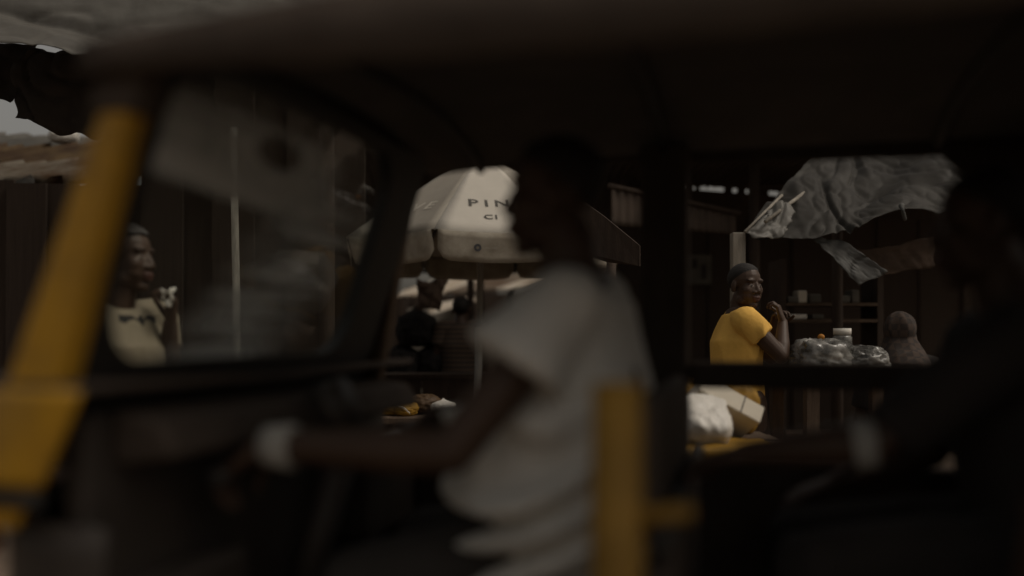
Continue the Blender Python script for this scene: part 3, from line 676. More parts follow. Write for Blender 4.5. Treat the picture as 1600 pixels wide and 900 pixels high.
def on_panel(k, body, size, u0, t0, m, sx=1.0, name='lettering'):
    """print text on canopy panel k: u along the rim (m from the middle), t0 = fraction down the panel"""
    A = UA+R(45)*k; mid = lambda t: (upt(A-R(22.5),t)+upt(A+R(22.5),t))/2
    tx = Vector((-math.sin(A), math.cos(A), 0)); o0 = mid(t0); up = (mid(t0-.1)-mid(t0)).normalized(); nn = tx.cross(up)
    v, f = text_mesh(body, size); out = []
    for p in v:
        q = o0+tx*(u0+p.x*sx)+up*p.y
        s = .5+(u0+p.x*sx)/(UR*.765*max(t0,.1)); q.z -= .05*t0*(4*max(0,s*(1-s)))*.4
        out.append(q+nn*.006)
    return mk(name, out, f, m, um, smooth=False)
for ch, u in (('P',-.150), ('I',-.052), ('N',.01)): on_panel(0, ch, .118, u, .735, 'print dark', 1.1)
for ch, u in (('C',-.065), ('I',.0)): on_panel(0, ch, .07, u, .865, 'print dark', 1.15)
on_panel(7, 'E', .125, .07, .745, 'print light', 1.15); on_panel(7, 'V', .125, -.05, .745, 'print light', 1.15)
def ringo(c, r0, r1, nn, m, n=24):
    u, t = frame(nn); v = []; f = []
    for k in range(n): a = 2*math.pi*k/n; d = u*math.cos(a)+t*math.sin(a); v += [c+d*r0, c+d*r1]
    for k in range(n): b = (k+1) % n; f.append((2*k,2*k+1,2*b+1,2*b))
    return mk('logo', v, f, m, um, smooth=False)
A = UA; nn = Vector((math.cos(A), math.sin(A), 0)); tx = Vector((-math.sin(A), math.cos(A), 0))
c = (upt(A-R(22.5),1)+upt(A+R(22.5),1))/2+nn*.004-Vector((0,0,.105))-tx*.115
ringo(c, .008, .022, nn, 'print ring')
v, f = text_mesh('---- ---', .03); mk('lettering', [c+nn*.002+tx*(.035+p.x)+Vector((0,0,p.y-.008)) for p in v], f, 'taupe canopy', um, smooth=False)

# ------------------------------------------------------------------ walls, sheds
def plank_wall(label, x0, x1, d, z0, z1, material, pw=.22, seed=1, d1=None, gap=.006):
    d1 = d if d1 is None else d1; rnd = random.Random(seed)
    t = thing('plank_wall', label, 'wall', ((x0+x1)/2, (d+d1)/2, 0)); L_ = math.hypot(x1-x0, d1-d); n = max(1, int(L_/pw)); a = math.atan2(d1-d, x1-x0)
    proto = G().box((-.5,-.5,0), (.5,.5,1)); me = None
    for i in range(n):
        if me is None: o = mk('plank', [p for p in proto.v], proto.f, material, None, (0,0,0), False); me = o.data
        else: o = bpy.data.objects.new('plank', me); link(o)
        o.parent = t; u = (i+.5)/n; o.location = Vector((x0+(x1-x0)*u, d+(d1-d)*u+rnd.uniform(-.004,.004)+(.013 if i % 2 else -.013)*math.cos(a), z0))-ORG[t]
        o.scale = (L_/n+.035, .022, z1-z0+rnd.uniform(-.04,.03)); o.rotation_euler = (rnd.uniform(-.006,.006), rnd.uniform(-.008,.008), a)
    for zz in (z0+.25, z1-.25): 
        m_ = G().box((-L_/2, .03, -.035), (L_/2, .07, .035)); o = mk('rail', [Matrix.Rotation(a,3,'Z') @ p for p in m_.v], m_.f, material, None, (0,0,0), False); o.parent = t; o.location = Vector(((x0+x1)/2, (d+d1)/2, zz))-ORG[t]
    return t
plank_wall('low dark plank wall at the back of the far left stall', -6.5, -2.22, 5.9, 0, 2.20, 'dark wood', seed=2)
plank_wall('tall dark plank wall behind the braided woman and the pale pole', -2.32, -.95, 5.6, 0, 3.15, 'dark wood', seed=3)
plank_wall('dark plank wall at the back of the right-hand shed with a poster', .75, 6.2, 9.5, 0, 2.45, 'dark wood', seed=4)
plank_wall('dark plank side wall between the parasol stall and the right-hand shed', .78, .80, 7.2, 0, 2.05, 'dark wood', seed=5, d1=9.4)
# shed roofs
def post(label, x, y, z, r=.05, m='dark wood', lean=(0,0), top=None):
    o = G().loft([(x,y,0),(x+lean[0],y+lean[1],z)], [r,r*.85], seg=10, flat=True).mk('post', m, None, (x,y,0)); tag(o, label, 'post'); return o
sh1 = thing('shed_roof', 'low dark corrugated roof sloping down to the back behind the parasol', 'roof', (-.5, 8.3, 0))
for i in range(4):
    x0 = -1.75+.63*i
    corrug('roof_sheet', [(x0,7.05,2.75+.02*(i%2)), (x0,9.55,1.86+.02*(i%2)), (x0+.66,9.55,1.86+.02*(i%2)), (x0+.66,7.05,2.75+.02*(i%2))], 'tin dark', sh1, waves=8, seed=i)
for i, yy in enumerate((7.15, 8.3, 9.45)): box('purlin', (-1.75,yy-.03,2.69-(yy-7.05)*.356), (.75,yy+.03,2.75-(yy-7.05)*.356-.03), 'dark wood', sh1)
sh2 = thing('shed_roof', 'flat dark corrugated roof of the right-hand shed above slits of sky', 'roof', (3.4, 8.3, 0))
for i in range(8):
    x0 = .76+.68*i
    corrug('roof_sheet', [(x0,6.6,2.86), (x0,9.75,2.80), (x0+.71,9.75,2.80+.012*(i%2)), (x0+.71,6.6,2.86+.012*(i%2))], 'tin dark', sh2, waves=8, seed=i+7)
rnd = random.Random(5)
sl_z = lambda x: 2.735-(x-1.5)*.155           # the slit under the eave falls to the right
g0 = G().hexa([(.8,9.50,2.40),(6.2,9.50,2.40),(6.2,9.525,2.40),(.8,9.525,2.40),(.8,9.50,sl_z(.8)-.022),(6.2,9.50,sl_z(3.2)-.05),(6.2,9.525,sl_z(3.2)-.05),(.8,9.525,sl_z(.8)-.022)])
g0.mk('infill_board', 'dark wood', sh2, smooth=False)
G().hexa([(.8,9.485,sl_z(.8)+.025),(6.2,9.485,sl_z(3.2)-.03),(6.2,9.498,sl_z(3.2)-.03),(.8,9.498,sl_z(.8)+.025),(.8,9.485,2.90),(6.2,9.485,2.90),(6.2,9.498,2.90),(.8,9.498,2.90)]).mk('eave_board', 'dark wood', sh2, smooth=False)
x = .82
while x < 3.3:                                # sticks standing in the gap, leaving slits of sky
    wd = rnd.choice((.05,.09,.22,.14)); z = sl_z(x)
    G().box((x,9.53,z-.2), (x+wd,9.55,z+.2)).mk('batten', 'dark wood', sh2, smooth=False); x += wd+rnd.choice((.05,.11,.2,.03,.26))
fa = thing('fascia', 'long brown tin fascia sloping under the slits of sky', 'fascia', P(1050,325,7.0))
corrug('tin_sheet', [P(955,292,6.6), P(955,352,6.6), P(1150,366,7.3), P(1150,332,7.3)], 'tin dark', fa, waves=16, amp=.008, seed=3)
G().tube([P(950,290,6.58), P(1155,333,7.28)], .02, 8).mk('edge_pole', 'dark wood', fa)
post('dark round post at the far end of the brown fascia', 2.02, 7.4, 2.85, .05)
post('dark round post behind the right-hand end of the crumpled awning', 4.4, 6.75, 2.86, .05)
post('dark round post holding the low roof left of the hanging cloth', -1.4, 7.15, 2.66, .05)
post('dark post just behind the parasol pole', P(735,500,8.0).x, 8.0, 2.36, .033)
post('brown wooden post just right of the parasol pole', P(752,500,8.4).x, 8.4, 2.22, .03, 'old wood')
# far stalls seen through the gap
fs = thing('far_stall', 'distant market stall with a streaky pale and rusty tin roof', 'stall', (-.5, 12, 0))
for i in range(5):
    u0, u1 = i/5, (i+1.04)/5
    lo = lambda u: P(655+u*200, 463-u*12, 11.4); hi = lambda u: P(640+u*220, 434-u*14, 13.0)
    corrug('roof_sheet', [hi(u0)+Vector((.5,0,0)), lo(u0)-Vector((.35,0,.0)), lo(u1)-Vector((.35,0,0)), hi(u1)+Vector((.5,0,0))], 'tin rust' if i in (2,3) else 'bright tin', fs, waves=5, amp=.018, seed=i, ragged=.05)
for px in (640, 800): G().tube([P(px,700,12.2)*1.0, P(px,452,12.2)], .05, 8).mk('post', 'dark wood', fs)
box('counter', (-1.5,12.0,0), (.5,12.6,.9), 'old wood', fs)
fs2 = thing('far_stall', 'lower distant stall with a bright tin roof over a pale wall beside the striped man', 'stall', (-.8, 10.6, 0))
corrug('roof_sheet', [P(668,478,10.3), P(740,462,11.0), P(744,470,10.6), P(672,492,9.9)], 'bright tin', fs2, waves=5, amp=.012, seed=4)
box('wall', (P(640,480,10.9).x,10.7,0), (P(716,480,10.9).x,10.76,1.50), 'pale wood', fs2)
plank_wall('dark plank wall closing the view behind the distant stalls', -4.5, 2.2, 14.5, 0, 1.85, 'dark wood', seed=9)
# hanging cloth with ragged hem
hc = cloth('hanging_cloth', [[P(650,433,7.4),P(672,441,7.4),P(697,430,7.4)], [P(652,458,7.42),P(674,460,7.38),P(692,458,7.4)], [P(655,486,7.4),P(672,483,7.4),P(688,488,7.4)]], 'brown cloth', base=P(672,486,7.4), nu=26, nv=20, amp=.03, freq=9, hem=.05)
tag(hc, 'dark brown cloth with a ragged hem hung under the low roof', 'cloth')
for i, (px, py, w_, h_) in enumerate(((640,545,.34,.42), (668,560,.36,.36), (655,500,.30,.34))):
    d = 7.55; c = P(px, py, d); z0 = c.z-h_/2
bk = thing('market_table', 'dark wooden table stacked with black sacks left of the striped man', 'table', (P(655,600,7.7).x, 7.7, 0))
box('tabletop', (P(655,600,7.7).x-.35,7.35,.74), (P(655,600,7.7).x+.28,8.05,.78), 'dark wood', bk)
for sx in (-.3,.22):
    for sy in (7.4,7.98): box('leg', (P(655,600,7.7).x+sx,sy,0), (P(655,600,7.7).x+sx+.05,sy+.05,.738), 'dark wood', bk)
xx = P(655,600,7.7).x
SK = 'black sacks stacked on the table under the hanging cloth'
for i, (dx, z, wd, h_, lb) in enumerate(((-.15,.78,.32,.34,'lower left black sack under the hanging cloth'), (.13,.78,.30,.34,'lower right black sack beside the striped man'), (-.02,1.08,.34,.34,'black sack on top of the two others under the hanging cloth'))):
    tag(bag('sack', (xx+dx,7.68,z+h_/2*.92), (wd,.32,h_), i, 'black plastic bag', seed=i+3, neck=.2), lb, 'sack', SK)
# striped man seen from behind
hdm = P(721,485,7.6); J = standing(hdm, (0,1,0), 1.235, sw=.165, hip_z=.80)
person(J, (.1,1,0), (0,1,0), 'man in a brown striped shirt seen from behind left of the parasol pole', 'striped shirt', sleeve=.5, seed=5, voxel=.006)
# counter behind the striped man's legs and in front of the parasol
ct = thing('market_counter', 'long dark wooden counter in front of the striped man', 'counter', (-.45, 7.0, 0))
box('countertop', (-1.35,6.95,.84), (.55,7.25,.875), 'dark wood', ct)
for i in range(9): box('board', (-1.33+.208*i,6.97,.02), (-1.13+.208*i,6.99,.836), 'dark wood', ct)

# low table with rubbish bags by the parasol
tb = thing('market_table', 'low dark wooden table carrying yellow and white bags in front of the parasol', 'table', (-.75, 5.1, 0))
tz = P(640,648,5.0).z
for i in range(4): box('plank', (-1.3,4.78+.16*i,tz-.03), (.1,4.93+.16*i,tz-.004*(i%2)), 'old wood', tb)
for sx in (-1.25,.0):
    for sy in (4.8,5.34): box('leg', (sx,sy,0), (sx+.06,sy+.06,tz-.034), 'old wood', tb)
def bagt(px, py, d, dims, rz, m, label, cat='bag', group=None, seed=0, zb=None, **k):
    c = P(px, py, d); c.z = (zb if zb is not None else c.z-dims[2]/2*.92)+dims[2]/2*.92; return tag(bag('bag', c, dims, rz, m, seed=seed, **k), label, cat, group)
bagt(612, 628, 5.0, (.17,.15,.10), .2, 'mustard', 'yellow plastic bag nearest the end of the low table', seed=2, zb=tz)
bagt(634, 630, 4.95, (.13,.12,.08), .8, 'mustard', 'small yellow bag with a white paper in front of it', seed=5, zb=tz)
bagt(607, 612, 5.2, (.19,.15,.15), .5, 'brown plastic', 'brown and yellow bag behind the yellow bags', seed=7, zb=tz)
bagt(664, 628, 5.1, (.17,.16,.11), .4, 'brown plastic', 'dark brown bag between the yellow and the white bag', seed=9, zb=tz)
bagt(693, 637, 4.95, (.13,.12,.092), .1, 'white plastic', 'white knotted plastic bag on the low table near the parasol pole', seed=11, zb=tz, neck=.2)
bagt(708, 641, 4.92, (.07,.07,.05), .1, 'dull card', 'small grey bag touching the white knotted bag', seed=12, zb=tz)
pp = cloth('paper', [[P(620,632,4.86),P(630,637,4.84)],[P(630,636,4.82),P(640,648,4.8)]], 'paper', base=P(630,648,4.84), nu=10, nv=8, amp=.012, freq=20); tag(pp, 'crumpled strip of white paper lying before the small yellow bag', 'paper')

# ------------------------------------------------------------------ left: tarp stall, tin roof, woman
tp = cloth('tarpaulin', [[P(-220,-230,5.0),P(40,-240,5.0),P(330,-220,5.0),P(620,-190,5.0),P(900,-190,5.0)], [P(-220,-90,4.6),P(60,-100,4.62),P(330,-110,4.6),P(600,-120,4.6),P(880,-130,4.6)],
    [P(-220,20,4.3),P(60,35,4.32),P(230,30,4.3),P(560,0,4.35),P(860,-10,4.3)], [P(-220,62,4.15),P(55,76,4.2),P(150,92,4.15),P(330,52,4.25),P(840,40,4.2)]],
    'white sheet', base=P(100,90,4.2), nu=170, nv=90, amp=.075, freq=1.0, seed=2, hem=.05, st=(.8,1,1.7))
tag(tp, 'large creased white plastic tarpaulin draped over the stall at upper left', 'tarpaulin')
post('dark round post holding the white tarpaulin beyond the picture edge', -3.0, 4.5, 2.6, .045); post('dark round post under the white tarpaulin behind the rickshaw roof', -.95, 4.55, 2.6, .045)
vl = cloth('shade_cloth', [[P(42,78,4.7),P(110,80,4.7),P(180,76,4.7),P(330,70,4.7)], [P(22,122,4.72),P(100,130,4.68),P(180,130,4.7),P(330,120,4.7)], [P(30,190,4.7),P(90,196,4.74),P(160,212,4.7),P(330,215,4.7)]],
    'dark cloth', base=P(120,205,4.7), nu=44, nv=24, amp=.05, freq=4, seed=5, hem=.06); tag(vl, 'dark sagging shade cloth hung beneath the white tarpaulin', 'cloth')
vl2 = cloth('shade_cloth', [[P(-200,60,4.8),P(-80,66,4.8),P(60,66,4.8)], [P(-200,110,4.8),P(-80,110,4.8),P(52,115,4.8)], [P(-200,150,4.8),P(-60,150,4.8),P(16,160,4.8)]],
    'dark cloth', base=P(-60,150,4.8), nu=30, nv=20, amp=.05, freq=4, seed=6, hem=.05); tag(vl2, 'dark shade cloth above the patch of bright sky', 'cloth')
ls = thing('tin_roof_stall', 'neighbouring stall with a rusty corrugated tin roof in ragged rows', 'stall', (-4.2, 7.2, 0))
def band(t0, b0, t1, b1, dt, db, m, n, seed, k=.35):
    """row of sheets between pixel edges; the ridges lean with the slope"""
    xl, xr = -330, 215
    top = lambda u: P(xl+(xr-xl)*u, t0+(t1-t0)*u, dt); bot = lambda u: P(xl+(xr-xl)*u, b0+(b1-b0)*u, db)
    for i in range(n):
        u0, u1 = i/n, (i+1.03)/n; a, b = bot(u0-k/n), top(u0+k/n); c_, d = top(u1+k/n), bot(u1-k/n)
        corrug('roof_sheet', [b, a, d, c_], m, ls, waves=3, amp=.05, seed=seed+i, ragged=.10)
band(200, 247, 222, 236, 7.9, 7.35, 'tin grey', 5, 3, 1.0); band(240, 282, 228, 258, 7.4, 6.9, 'tin rust old', 5, 13, 1.0); band(272, 308, 252, 276, 6.95, 6.5, 'tin rust', 5, 23, 1.0)
bagt(100, 213, 7.4, (.22,.16,.12), .3, 'white plastic', 'scrap of white plastic weighing down the rusty tin roof', 'plastic', seed=4)
tr_ = cloth('plastic_scrap', [[P(15,288,6.45),P(50,275,6.5)],[P(25,296,6.4),P(62,302,6.4)]], 'grey sheet', base=P(40,300,6.4), nu=14, nv=10, amp=.03, freq=6); tag(tr_, 'torn grey plastic scrap hanging from the edge of the rusty roof', 'plastic')
for i, px in enumerate((-150, 165)): G().tube([(P(px,300,6.7).x,6.7,0), P(px,272,6.7)], .045, 8).mk('post', 'dark wood', ls)
pt = G().loft([(P(371,500,4.6).x,4.6,0), P(369,440,4.6), P(366,290,4.6), P(365,200,4.6)], [.021,.020,.019,.018], seg=10, flat=True).mk('pole', 'pole pale', None, (P(371,500,4.6).x,4.6,0)); tag(pt, 'thin weathered pale pole seen through the windscreen', 'pole')
# braided woman in a pale shirt with a dark winged print
D = 3.1; hd_ = P(199,404,D); fw = Vector((.82,-.57,0)); sdv = fw.cross(Vector((0,0,1)))
J = standing(hd_, fw, P(0,492,D).z, sw=.165, hip_z=.83)
J['head'] = hd_; J['neck'] = P(184,478,D+.02); J['chest'] = P(186,545,D); J['pelvis'] = Vector((J['chest'].x-.02, D, .83))
J['sh_r'] = J['neck']+sdv*.16-Vector((0,0,.045)); J['sh_l'] = J['neck']-sdv*.16-Vector((0,0,.045))
J['el_r'] = J['sh_r']+Vector((-.05,-.05,-.27)); J['wr_r'] = J['el_r']+Vector((.14,-.10,-.16))
J['el_l'] = P(262,590,D+.12); J['wr_l'] = P(266,506,D+.02)
def batcol(v):
    L = v-np.array(P(212,499,D)); s = L @ np.array(sdv); z = L[:,2]; f_ = (v-np.array(J['chest'])) @ np.array(fw)
    c = np.ones((len(v),3)); a = np.abs(s)
    m = (f_ > .02) & (a < .078) & (z < .014-.05*np.abs(a-.05)) & (z > -.017+.016*np.abs(np.sin(a*48))-.006*(a<.012)) & ~((a > .010) & (a < .024) & (z > .004))
    c[m] = (.08,.09,.12); return c
lw = person(J, (.99,-.14,-.06), fw, 'woman with braided hair in a pale shirt with a dark winged print', 'tan shirt', sleeve=.5, sleeve_r=.062, tr=(.155,.115), legs='skirt', legmat='dark wrapper',
    hairstyle='rows', voxel=.004, seed=2, shirtcol=batcol, hands=dict(l=((.1,-.1,1), (-.6,-.6,.1), (-.9,.3,.3), .95)))
tag(cloth('paper', [[P(250,450,D-.04),P(262,452,D-.05),P(271,450,D-.02)],[P(253,462,D-.05),P(262,464,D-.03),P(268,466,D-.05)],[P(259,476,D-.03),P(263,478,D-.05),P(267,478,D-.03)]], 'paper', base=P(260,478,D-.04), nu=12, nv=12, amp=.012, freq=25), 'small crumpled white paper held in the raised hand of the braided woman', 'paper')

# ------------------------------------------------------------------ right: awning, woman in yellow, table, shelf
aw = cloth('awning', [[P(1320,170,6.4),P(1370,168,6.4),P(1430,166,6.4),P(1490,164,6.4),P(1590,170,6.3)], [P(1282,232,5.9),P(1340,232,5.9),P(1400,228,5.9),P(1450,222,5.9),P(1560,232,5.8)], [P(1244,275,5.5),P(1320,275,5.5),P(1385,278,5.5),P(1440,262,5.5),P(1545,258,5.4)],
    [P(1200,322,5.2),P(1290,325,5.2),P(1350,326,5.2),P(1412,296,5.2),P(1520,288,5.2)], [P(1166,362,5.0),P(1245,374,4.98),P(1325,368,5.0),P(1398,334,5.0),P(1500,320,5.0)]],
    'grey sheet', base=P(1300,370,5.1), nu=170, nv=100, amp=.085, freq=1.5, seed=12, hem=.05, st=(1.4,.8,.9)); tag(aw, 'crumpled grey plastic awning slung over the right-hand stall', 'awning')
lw1 = cloth('awning_flap', [[P(1206,322,5.1),P(1225,318,5.1),P(1240,332,5.1)],[P(1185,345,5.0),P(1210,345,5.0),P(1232,352,5.0)],[P(1163,366,4.95),P(1192,372,4.94),P(1222,368,4.96)]], 'white sheet', base=P(1195,370,4.95), nu=26, nv=22, amp=.03, freq=8, seed=3, hem=.04); tag(lw1, 'pale torn plastic flap at the low corner of the crumpled awning', 'plastic')
for i, (a, b, lb) in enumerate(((P(1196,346,4.93), P(1272,290,5.4), 'upper bamboo stick lying along the edge of the crumpled awning'), (P(1164,362,4.9), P(1222,305,5.3), 'lower thin stick along the corner flap of the awning'))):
    o = G().tube([a, b], .011 if i == 0 else .008, 8).mk('stick', 'pale wood', None, a); tag(o, lb, 'stick')
for i, (a, b, c_) in enumerate(((P(1409,322,4.97), P(1411,332,4.95), P(1414,342,4.96)),)):
    o = G().loft([a, b, c_], [.018,.012,.010], seg=8).mk('knot', 'grey tarp', None, c_); tag(o, 'pale knotted tail of plastic hanging at the awning edge', 'plastic')
st = cloth('hanging_sheet', [[P(1262,368,5.05),P(1290,374,5.05),P(1318,376,5.05)], [P(1298,400,5.0),P(1322,398,5.02),P(1350,398,5.0)], [P(1340,446,5.0),P(1362,438,5.0),P(1386,424,5.0)]], 'grey tarp', base=P(1340,440,5.0), nu=40, nv=26, amp=.03, freq=6, seed=21, hem=.02)
tag(st, 'twisted grey plastic sheet hanging diagonally below the awning', 'plastic')
st2 = cloth('hanging_sheet', [[P(1322,392,5.3),P(1380,386,5.3),P(1460,372,5.3)], [P(1350,410,5.3),P(1390,404,5.3),P(1460,395,5.3)], [P(1378,432,5.3),P(1410,424,5.3),P(1460,415,5.3)]], 'brown cloth', base=P(1400,420,5.3), nu=30, nv=20, amp=.02, freq=5, seed=23); tag(st2, 'dull brown cloth hung behind the twisted plastic sheet', 'cloth')
x_ = P(1153,400,5.0).x; o = box('post', (x_-.036,4.97,0), (x_+.036,5.04,P(1153,364,5.0).z), 'pale wood', None, (x_,5.0,0), .004); tag(o, 'square pale post at the corner of the crumpled awning', 'post')
post('dark round post under the far end of the crumpled awning', P(1530,400,5.3).x, 5.3, 1.95, .035); post('dark round post at the back of the crumpled awning', 2.2, 6.0, 2.35, .04)
# poster on the back wall
o = box('poster', (P(1040,0,9.44).x,9.44,P(0,444,9.44).z), (P(1112,0,9.44).x,9.452,P(0,398,9.44).z), 'dull card', None, P(1075,444,9.44)); tag(o, 'dull grey poster on the back wall left of the woman in yellow', 'poster')
for i, (px, py, w_, h_) in enumerate(((1060,420,.10,.13), (1085,412,.06,.10), (1100,425,.05,.16))):
    a = P(px,py,9.44); q = G().box((a.x-w_/2,9.434,a.z-h_/2), (a.x+w_/2,9.438,a.z+h_/2)).mk('print', 'dark cloth', None, (0,0,0), False); q.parent = o; q.location = -ORG[o]
# tilted board behind the driver's shoulder
lb = mk('board', [P(872,286,4.7),P(945,338,4.6),P(1001,384,4.5),P(1001,416,4.5),P(950,410,4.6),P(872,385,4.7)], [(0,1,2,3,4,5)], 'dark wood', None, P(960,414,4.6), False); s_ = lb.modifiers.new('thickness', 'SOLIDIFY'); s_.thickness = .02
tag(lb, 'slanting brown board whose edge catches the light beside the driver', 'board')
post('dark post holding up the slanting brown board', P(955,400,4.75).x, 4.75, P(0,385,4.75).z, .03)
# shelf
sf = thing('shelf', 'dark wooden shelf rack with small packets in the right-hand stall', 'shelf', (P(1290,480,6.2).x,6.2,0))
xa, xb = P(1222,0,6.2).x, P(1362,0,6.2).x; za, zb = P(0,474,6.2).z, P(0,488,6.2).z-.05
for z in (za, zb, .5): box('shelf_board', (xa,6.1,z-.02), (xb,6.4,z), 'old wood', sf)
for x in (xa-.041, xb+.001): box('upright', (x,6.1,0), (x+.04,6.4,za+.3), 'dark wood', sf)
PK = 'packets lined up on the shelf rack'
for i, (px, wpx, row, h_, m, lb) in enumerate(((1238,18,0,.045,'dull card','grey packet at the near end of the upper shelf'), (1252,14,0,.085,'box print','white packet standing tallest on the upper shelf'), (1272,18,0,.06,'dull card','flat grey packet in the middle of the upper shelf'),
    (1318,16,0,.05,'dull card','low grey packet right of the empty space on the upper shelf'), (1334,12,0,.09,'dull card','small pale packet at the far end of the upper shelf'), (1246,26,1,.035,'paper','wide white packet under the tall one on the lower shelf'), (1276,18,1,.035,'dull card','narrow grey packet on the lower shelf'))):
    c = P(px,0,6.14); w_ = wpx/F*6.14; z = (za, zb)[row]; o = G().box((c.x-w_/2,6.11,z+.001), (c.x+w_/2,6.24,z+h_)).mk('packet', m, None, (c.x,6.17,z), False, .008); tag(o, lb, 'packet', PK)
# table with clear bags
T2 = thing('market_table', 'wooden table under the clear plastic bags beside the woman in yellow', 'table', (P(1315,0,4.5).x,4.5,0))
tz2 = P(0,590,4.35).z; xa, xb = P(1238,0,4.4).x, P(1440,0,4.4).x
for i in range(4): box('plank', (xa,4.22+.16*i,tz2-.03), (xb,4.37+.16*i,tz2-.004*(i%2)), 'old wood', T2)
for x in (xa+.02, xb-.08):
    for y in (4.24,4.80): box('leg', (x,y,0), (x+.06,y+.06,tz2-.034), 'old wood', T2)
bagt(1283, 560, 4.42, (.26,.24,.19), .15, 'clear polythene', 'big square clear plastic bag of bread at the corner of the table', seed=31, zb=tz2, amp=.16, power=4, freq=8)
bagt(1348, 565, 4.40, (.22,.20,.155), -.2, 'clear polythene', 'slumped clear plastic bag at the right of the big square one', seed=33, zb=tz2, amp=.22, freq=8)
bagt(1302, 566, 4.62, (.24,.18,.16), .5, 'clear polythene', 'clear plastic bag behind the big square bag', seed=35, zb=tz2, amp=.22, freq=8)
jr = thing('jar', 'round clear jar with a ribbed lid standing behind the plastic bags', 'jar', (P(1316,0,4.72).x,4.72,tz2)); c = ORG[jr]
zt = P(0,513,4.72).z
G().loft([c, c+Vector((0,0,.03)), Vector((c.x,c.y,zt-.05)), Vector((c.x,c.y,zt-.035))], [.045,.05,.05,.042], seg=24, flat=True).mk('glass', 'clear polythene', jr)
G().loft([Vector((c.x,c.y,zt-.034)), Vector((c.x,c.y,zt))], [.046,.046], seg=24, flat=True).mk('lid', 'paper', jr)
c = P(1283,531,4.42); c.z = tz2+.19*.96+.016; o = G().ell(c, (.017,.017,.016)).mk('orange', 'orange peel', None, c); tag(o, 'small orange on top of the big square plastic bag', 'fruit')
# woman in yellow
D = 4.6; fw = Vector((.86,.30,0)).normalized(); sdv = fw.cross(Vector((0,0,1)))
J = standing(P(1165,447,D), fw, P(0,500,D).z, sw=.145, hip_z=.86)
J['head'] = P(1165,447,D); J['neck'] = P(1153,488,D+.01); J['chest'] = P(1152,535,D); J['pelvis'] = Vector((P(1150,0,D).x, D, .86))
J['sh_r'] = P(1168,503,D-.13); J['sh_l'] = P(1150,503,D+.15)
J['el_r'] = P(1221,557,D-.16); J['wr_r'] = P(1223,504,D-.05); J['el_l'] = P(1205,560,D+.20); J['wr_l'] = P(1210,515,D+.08)
person(J, (.50,-.86,-.10), fw, 'woman in a yellow shirt looking back over her shoulder', 'yellow shirt', sleeve=.42, sleeve_r=.066, tr=(.138,.108), legs='skirt', legmat='dark wrapper', voxel=.0038, seed=6, shirt_amp=.013, fold_f=9,
    hands=dict(r=((-.25,.1,1), (-.7,.3,.1), (-.2,1,.2), 1.0), l=((.1,-.5,1), (.2,-.6,.1), (.8,.3,.2), 1.0)))
# woman in a checked headscarf, seated
D = 5.0; hs_ = P(1405,522,D); J = standing(hs_, (.2,1,0), P(0,574,D).z, sw=.16, hip_z=.56)
for s, q in (('r',1),('l',-1)):
    J['kn_'+s] = J['hip_'+s]+Vector((.05,.38,.0)); J['an_'+s] = J['kn_'+s]+Vector((0,.02,-.40)); J['el_'+s].z = .72; J['wr_'+s] = J['el_'+s]+Vector((-.08*q,.2,-.02))
sw_ = person(J, (.3,1,-.1), (.2,1,0), 'seated person in a brown checked headscarf at the end of the table', 'dark shirt', seed=11, voxel=.006, hairstyle='none', sleeve=.8, legmat='dark wrapper')
g = G(); Mh = rotm((.3,1,-.1)); g.ell(hs_+Mh @ Vector((0,-.02,.025)), (.087,.108,.10), Mh, 20, 14)
g.loft([hs_+Vector((0,-.01,-.03)), J['neck']+Vector((0,0,.045)), J['neck']-Vector((0,0,.03))], [.088,.115,(.225,.14)], side=(0,1,0), seg=20)
v, nr, f = solid(g, .007, 2); v = folds(v, nr, .008, 12, 3); mk_np('headscarf', v, f, 'checked scarf', sw_)
stl = thing('stool', 'dark wooden stool under the seated person in the checked headscarf', 'stool', (hs_.x, hs_.y, 0))
G().loft([(hs_.x,hs_.y-.03,.40),(hs_.x,hs_.y-.03,.44)], [.17,.17], seg=20, flat=True).mk('seat', 'dark wood', stl)
for a in range(4): G().tube([(hs_.x+.14*math.cos(a*1.57+.8),hs_.y-.03+.14*math.sin(a*1.57+.8),0),(hs_.x+.11*math.cos(a*1.57+.8),hs_.y-.03+.11*math.sin(a*1.57+.8),.40)], .016, 8).mk('leg', 'dark wood', stl)
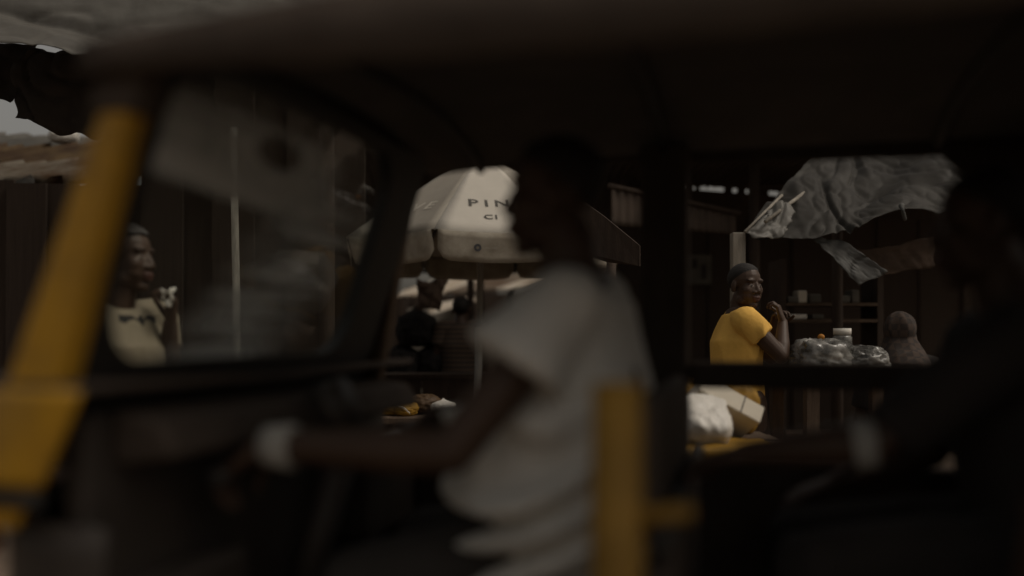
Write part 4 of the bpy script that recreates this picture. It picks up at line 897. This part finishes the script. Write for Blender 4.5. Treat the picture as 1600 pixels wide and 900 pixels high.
# white sack and carton on a barrow table in the open
T3 = thing('market_table', 'low table with a mustard cloth carrying the bright white sack', 'table', (P(1120,0,3.5).x,3.5,0))
tz3 = P(0,700,3.25).z; xa, xb = P(1052,0,3.4).x, P(1235,0,3.4).x
for i in range(4): box('plank', (xa,3.24+.15*i,tz3-.035), (xb,3.385+.15*i,tz3-.004*(i%2)), 'old wood', T3)
for x in (xa+.02, xb-.07):
    for y in (3.26,3.77): box('leg', (x,y,0), (x+.05,y+.05,tz3-.04), 'old wood', T3)
o = cloth('table_cloth', [[(xa-.01,3.245,tz3-.07),(xa+.17,3.235,tz3-.055),(xa+.36,3.24,tz3-.05)],[(xa-.01,3.25,tz3+.006),(xa+.17,3.25,tz3+.006),(xa+.36,3.25,tz3+.006)],[(xa-.01,3.5,tz3+.006),(xa+.17,3.5,tz3+.006),(xa+.36,3.5,tz3+.006)]], 'mustard', base=(xa+.17,3.3,tz3), nu=20, nv=16, amp=.006, freq=9, seed=4); tag(o, 'mustard cloth on the front corner of the low table under the white sack', 'cloth')
bagt(1099, 662, 3.36, (.175,.19,.15), .12, 'white plastic', 'bright white plastic sack on the low table', 'sack', seed=41, zb=tz3+.01, amp=.10, freq=3.0, power=5, lean=.75, tilt=.12)
c0 = P(1130,634,3.55)
cx = thing('carton', 'pale printed carton lying tilted behind the bright white sack', 'carton', c0)
ux = (P(1190,660,3.5)-P(1092,606,3.5)).normalized(); uz = Vector((.25,.55,.8)); uz = (uz-ux*uz.dot(ux)).normalized(); uy = uz.cross(ux)
def cb(a, b, m, name, bev=0):
    g = G().box(a, b); g.v = [c0+ux*p.x+uy*p.y+uz*p.z for p in g.v]; return g.mk(name, m, cx, smooth=False, bevel=bev)
cb((-.135,-.085,-.05), (.135,.085,.03), 'box print', 'box_body', .006)
cb((.045,-.088,-.048), (.049,.0865,.0325), 'print dark', 'seam')
for q in (-.055,.03,.058): cb((-.13,q,.0305), (.04,q+.003,.032), 'print dark', 'printed_line')
for q in (-.03,.01,.04): cb((.055,q,.0305), (.125,q+.003,.032), 'print dark', 'printed_line')
cb((-.10,-.03,.0305), (-.02,.005,.032), 'mustard', 'printed_block')
bagt(1152, 612, 3.72, (.17,.13,.22), .4, 'mustard', 'mustard yellow bag behind the tilted carton', seed=51, zb=tz3)
bagt(1072, 610, 3.68, (.13,.12,.24), .1, 'mustard', 'mustard yellow bag left of the tilted carton', seed=53, zb=tz3)
bagt(1076, 640, 3.52, (.13,.12,.14), .7, 'box print', 'faded tan bag wedged between the white sack and the carton', seed=54, zb=tz3)
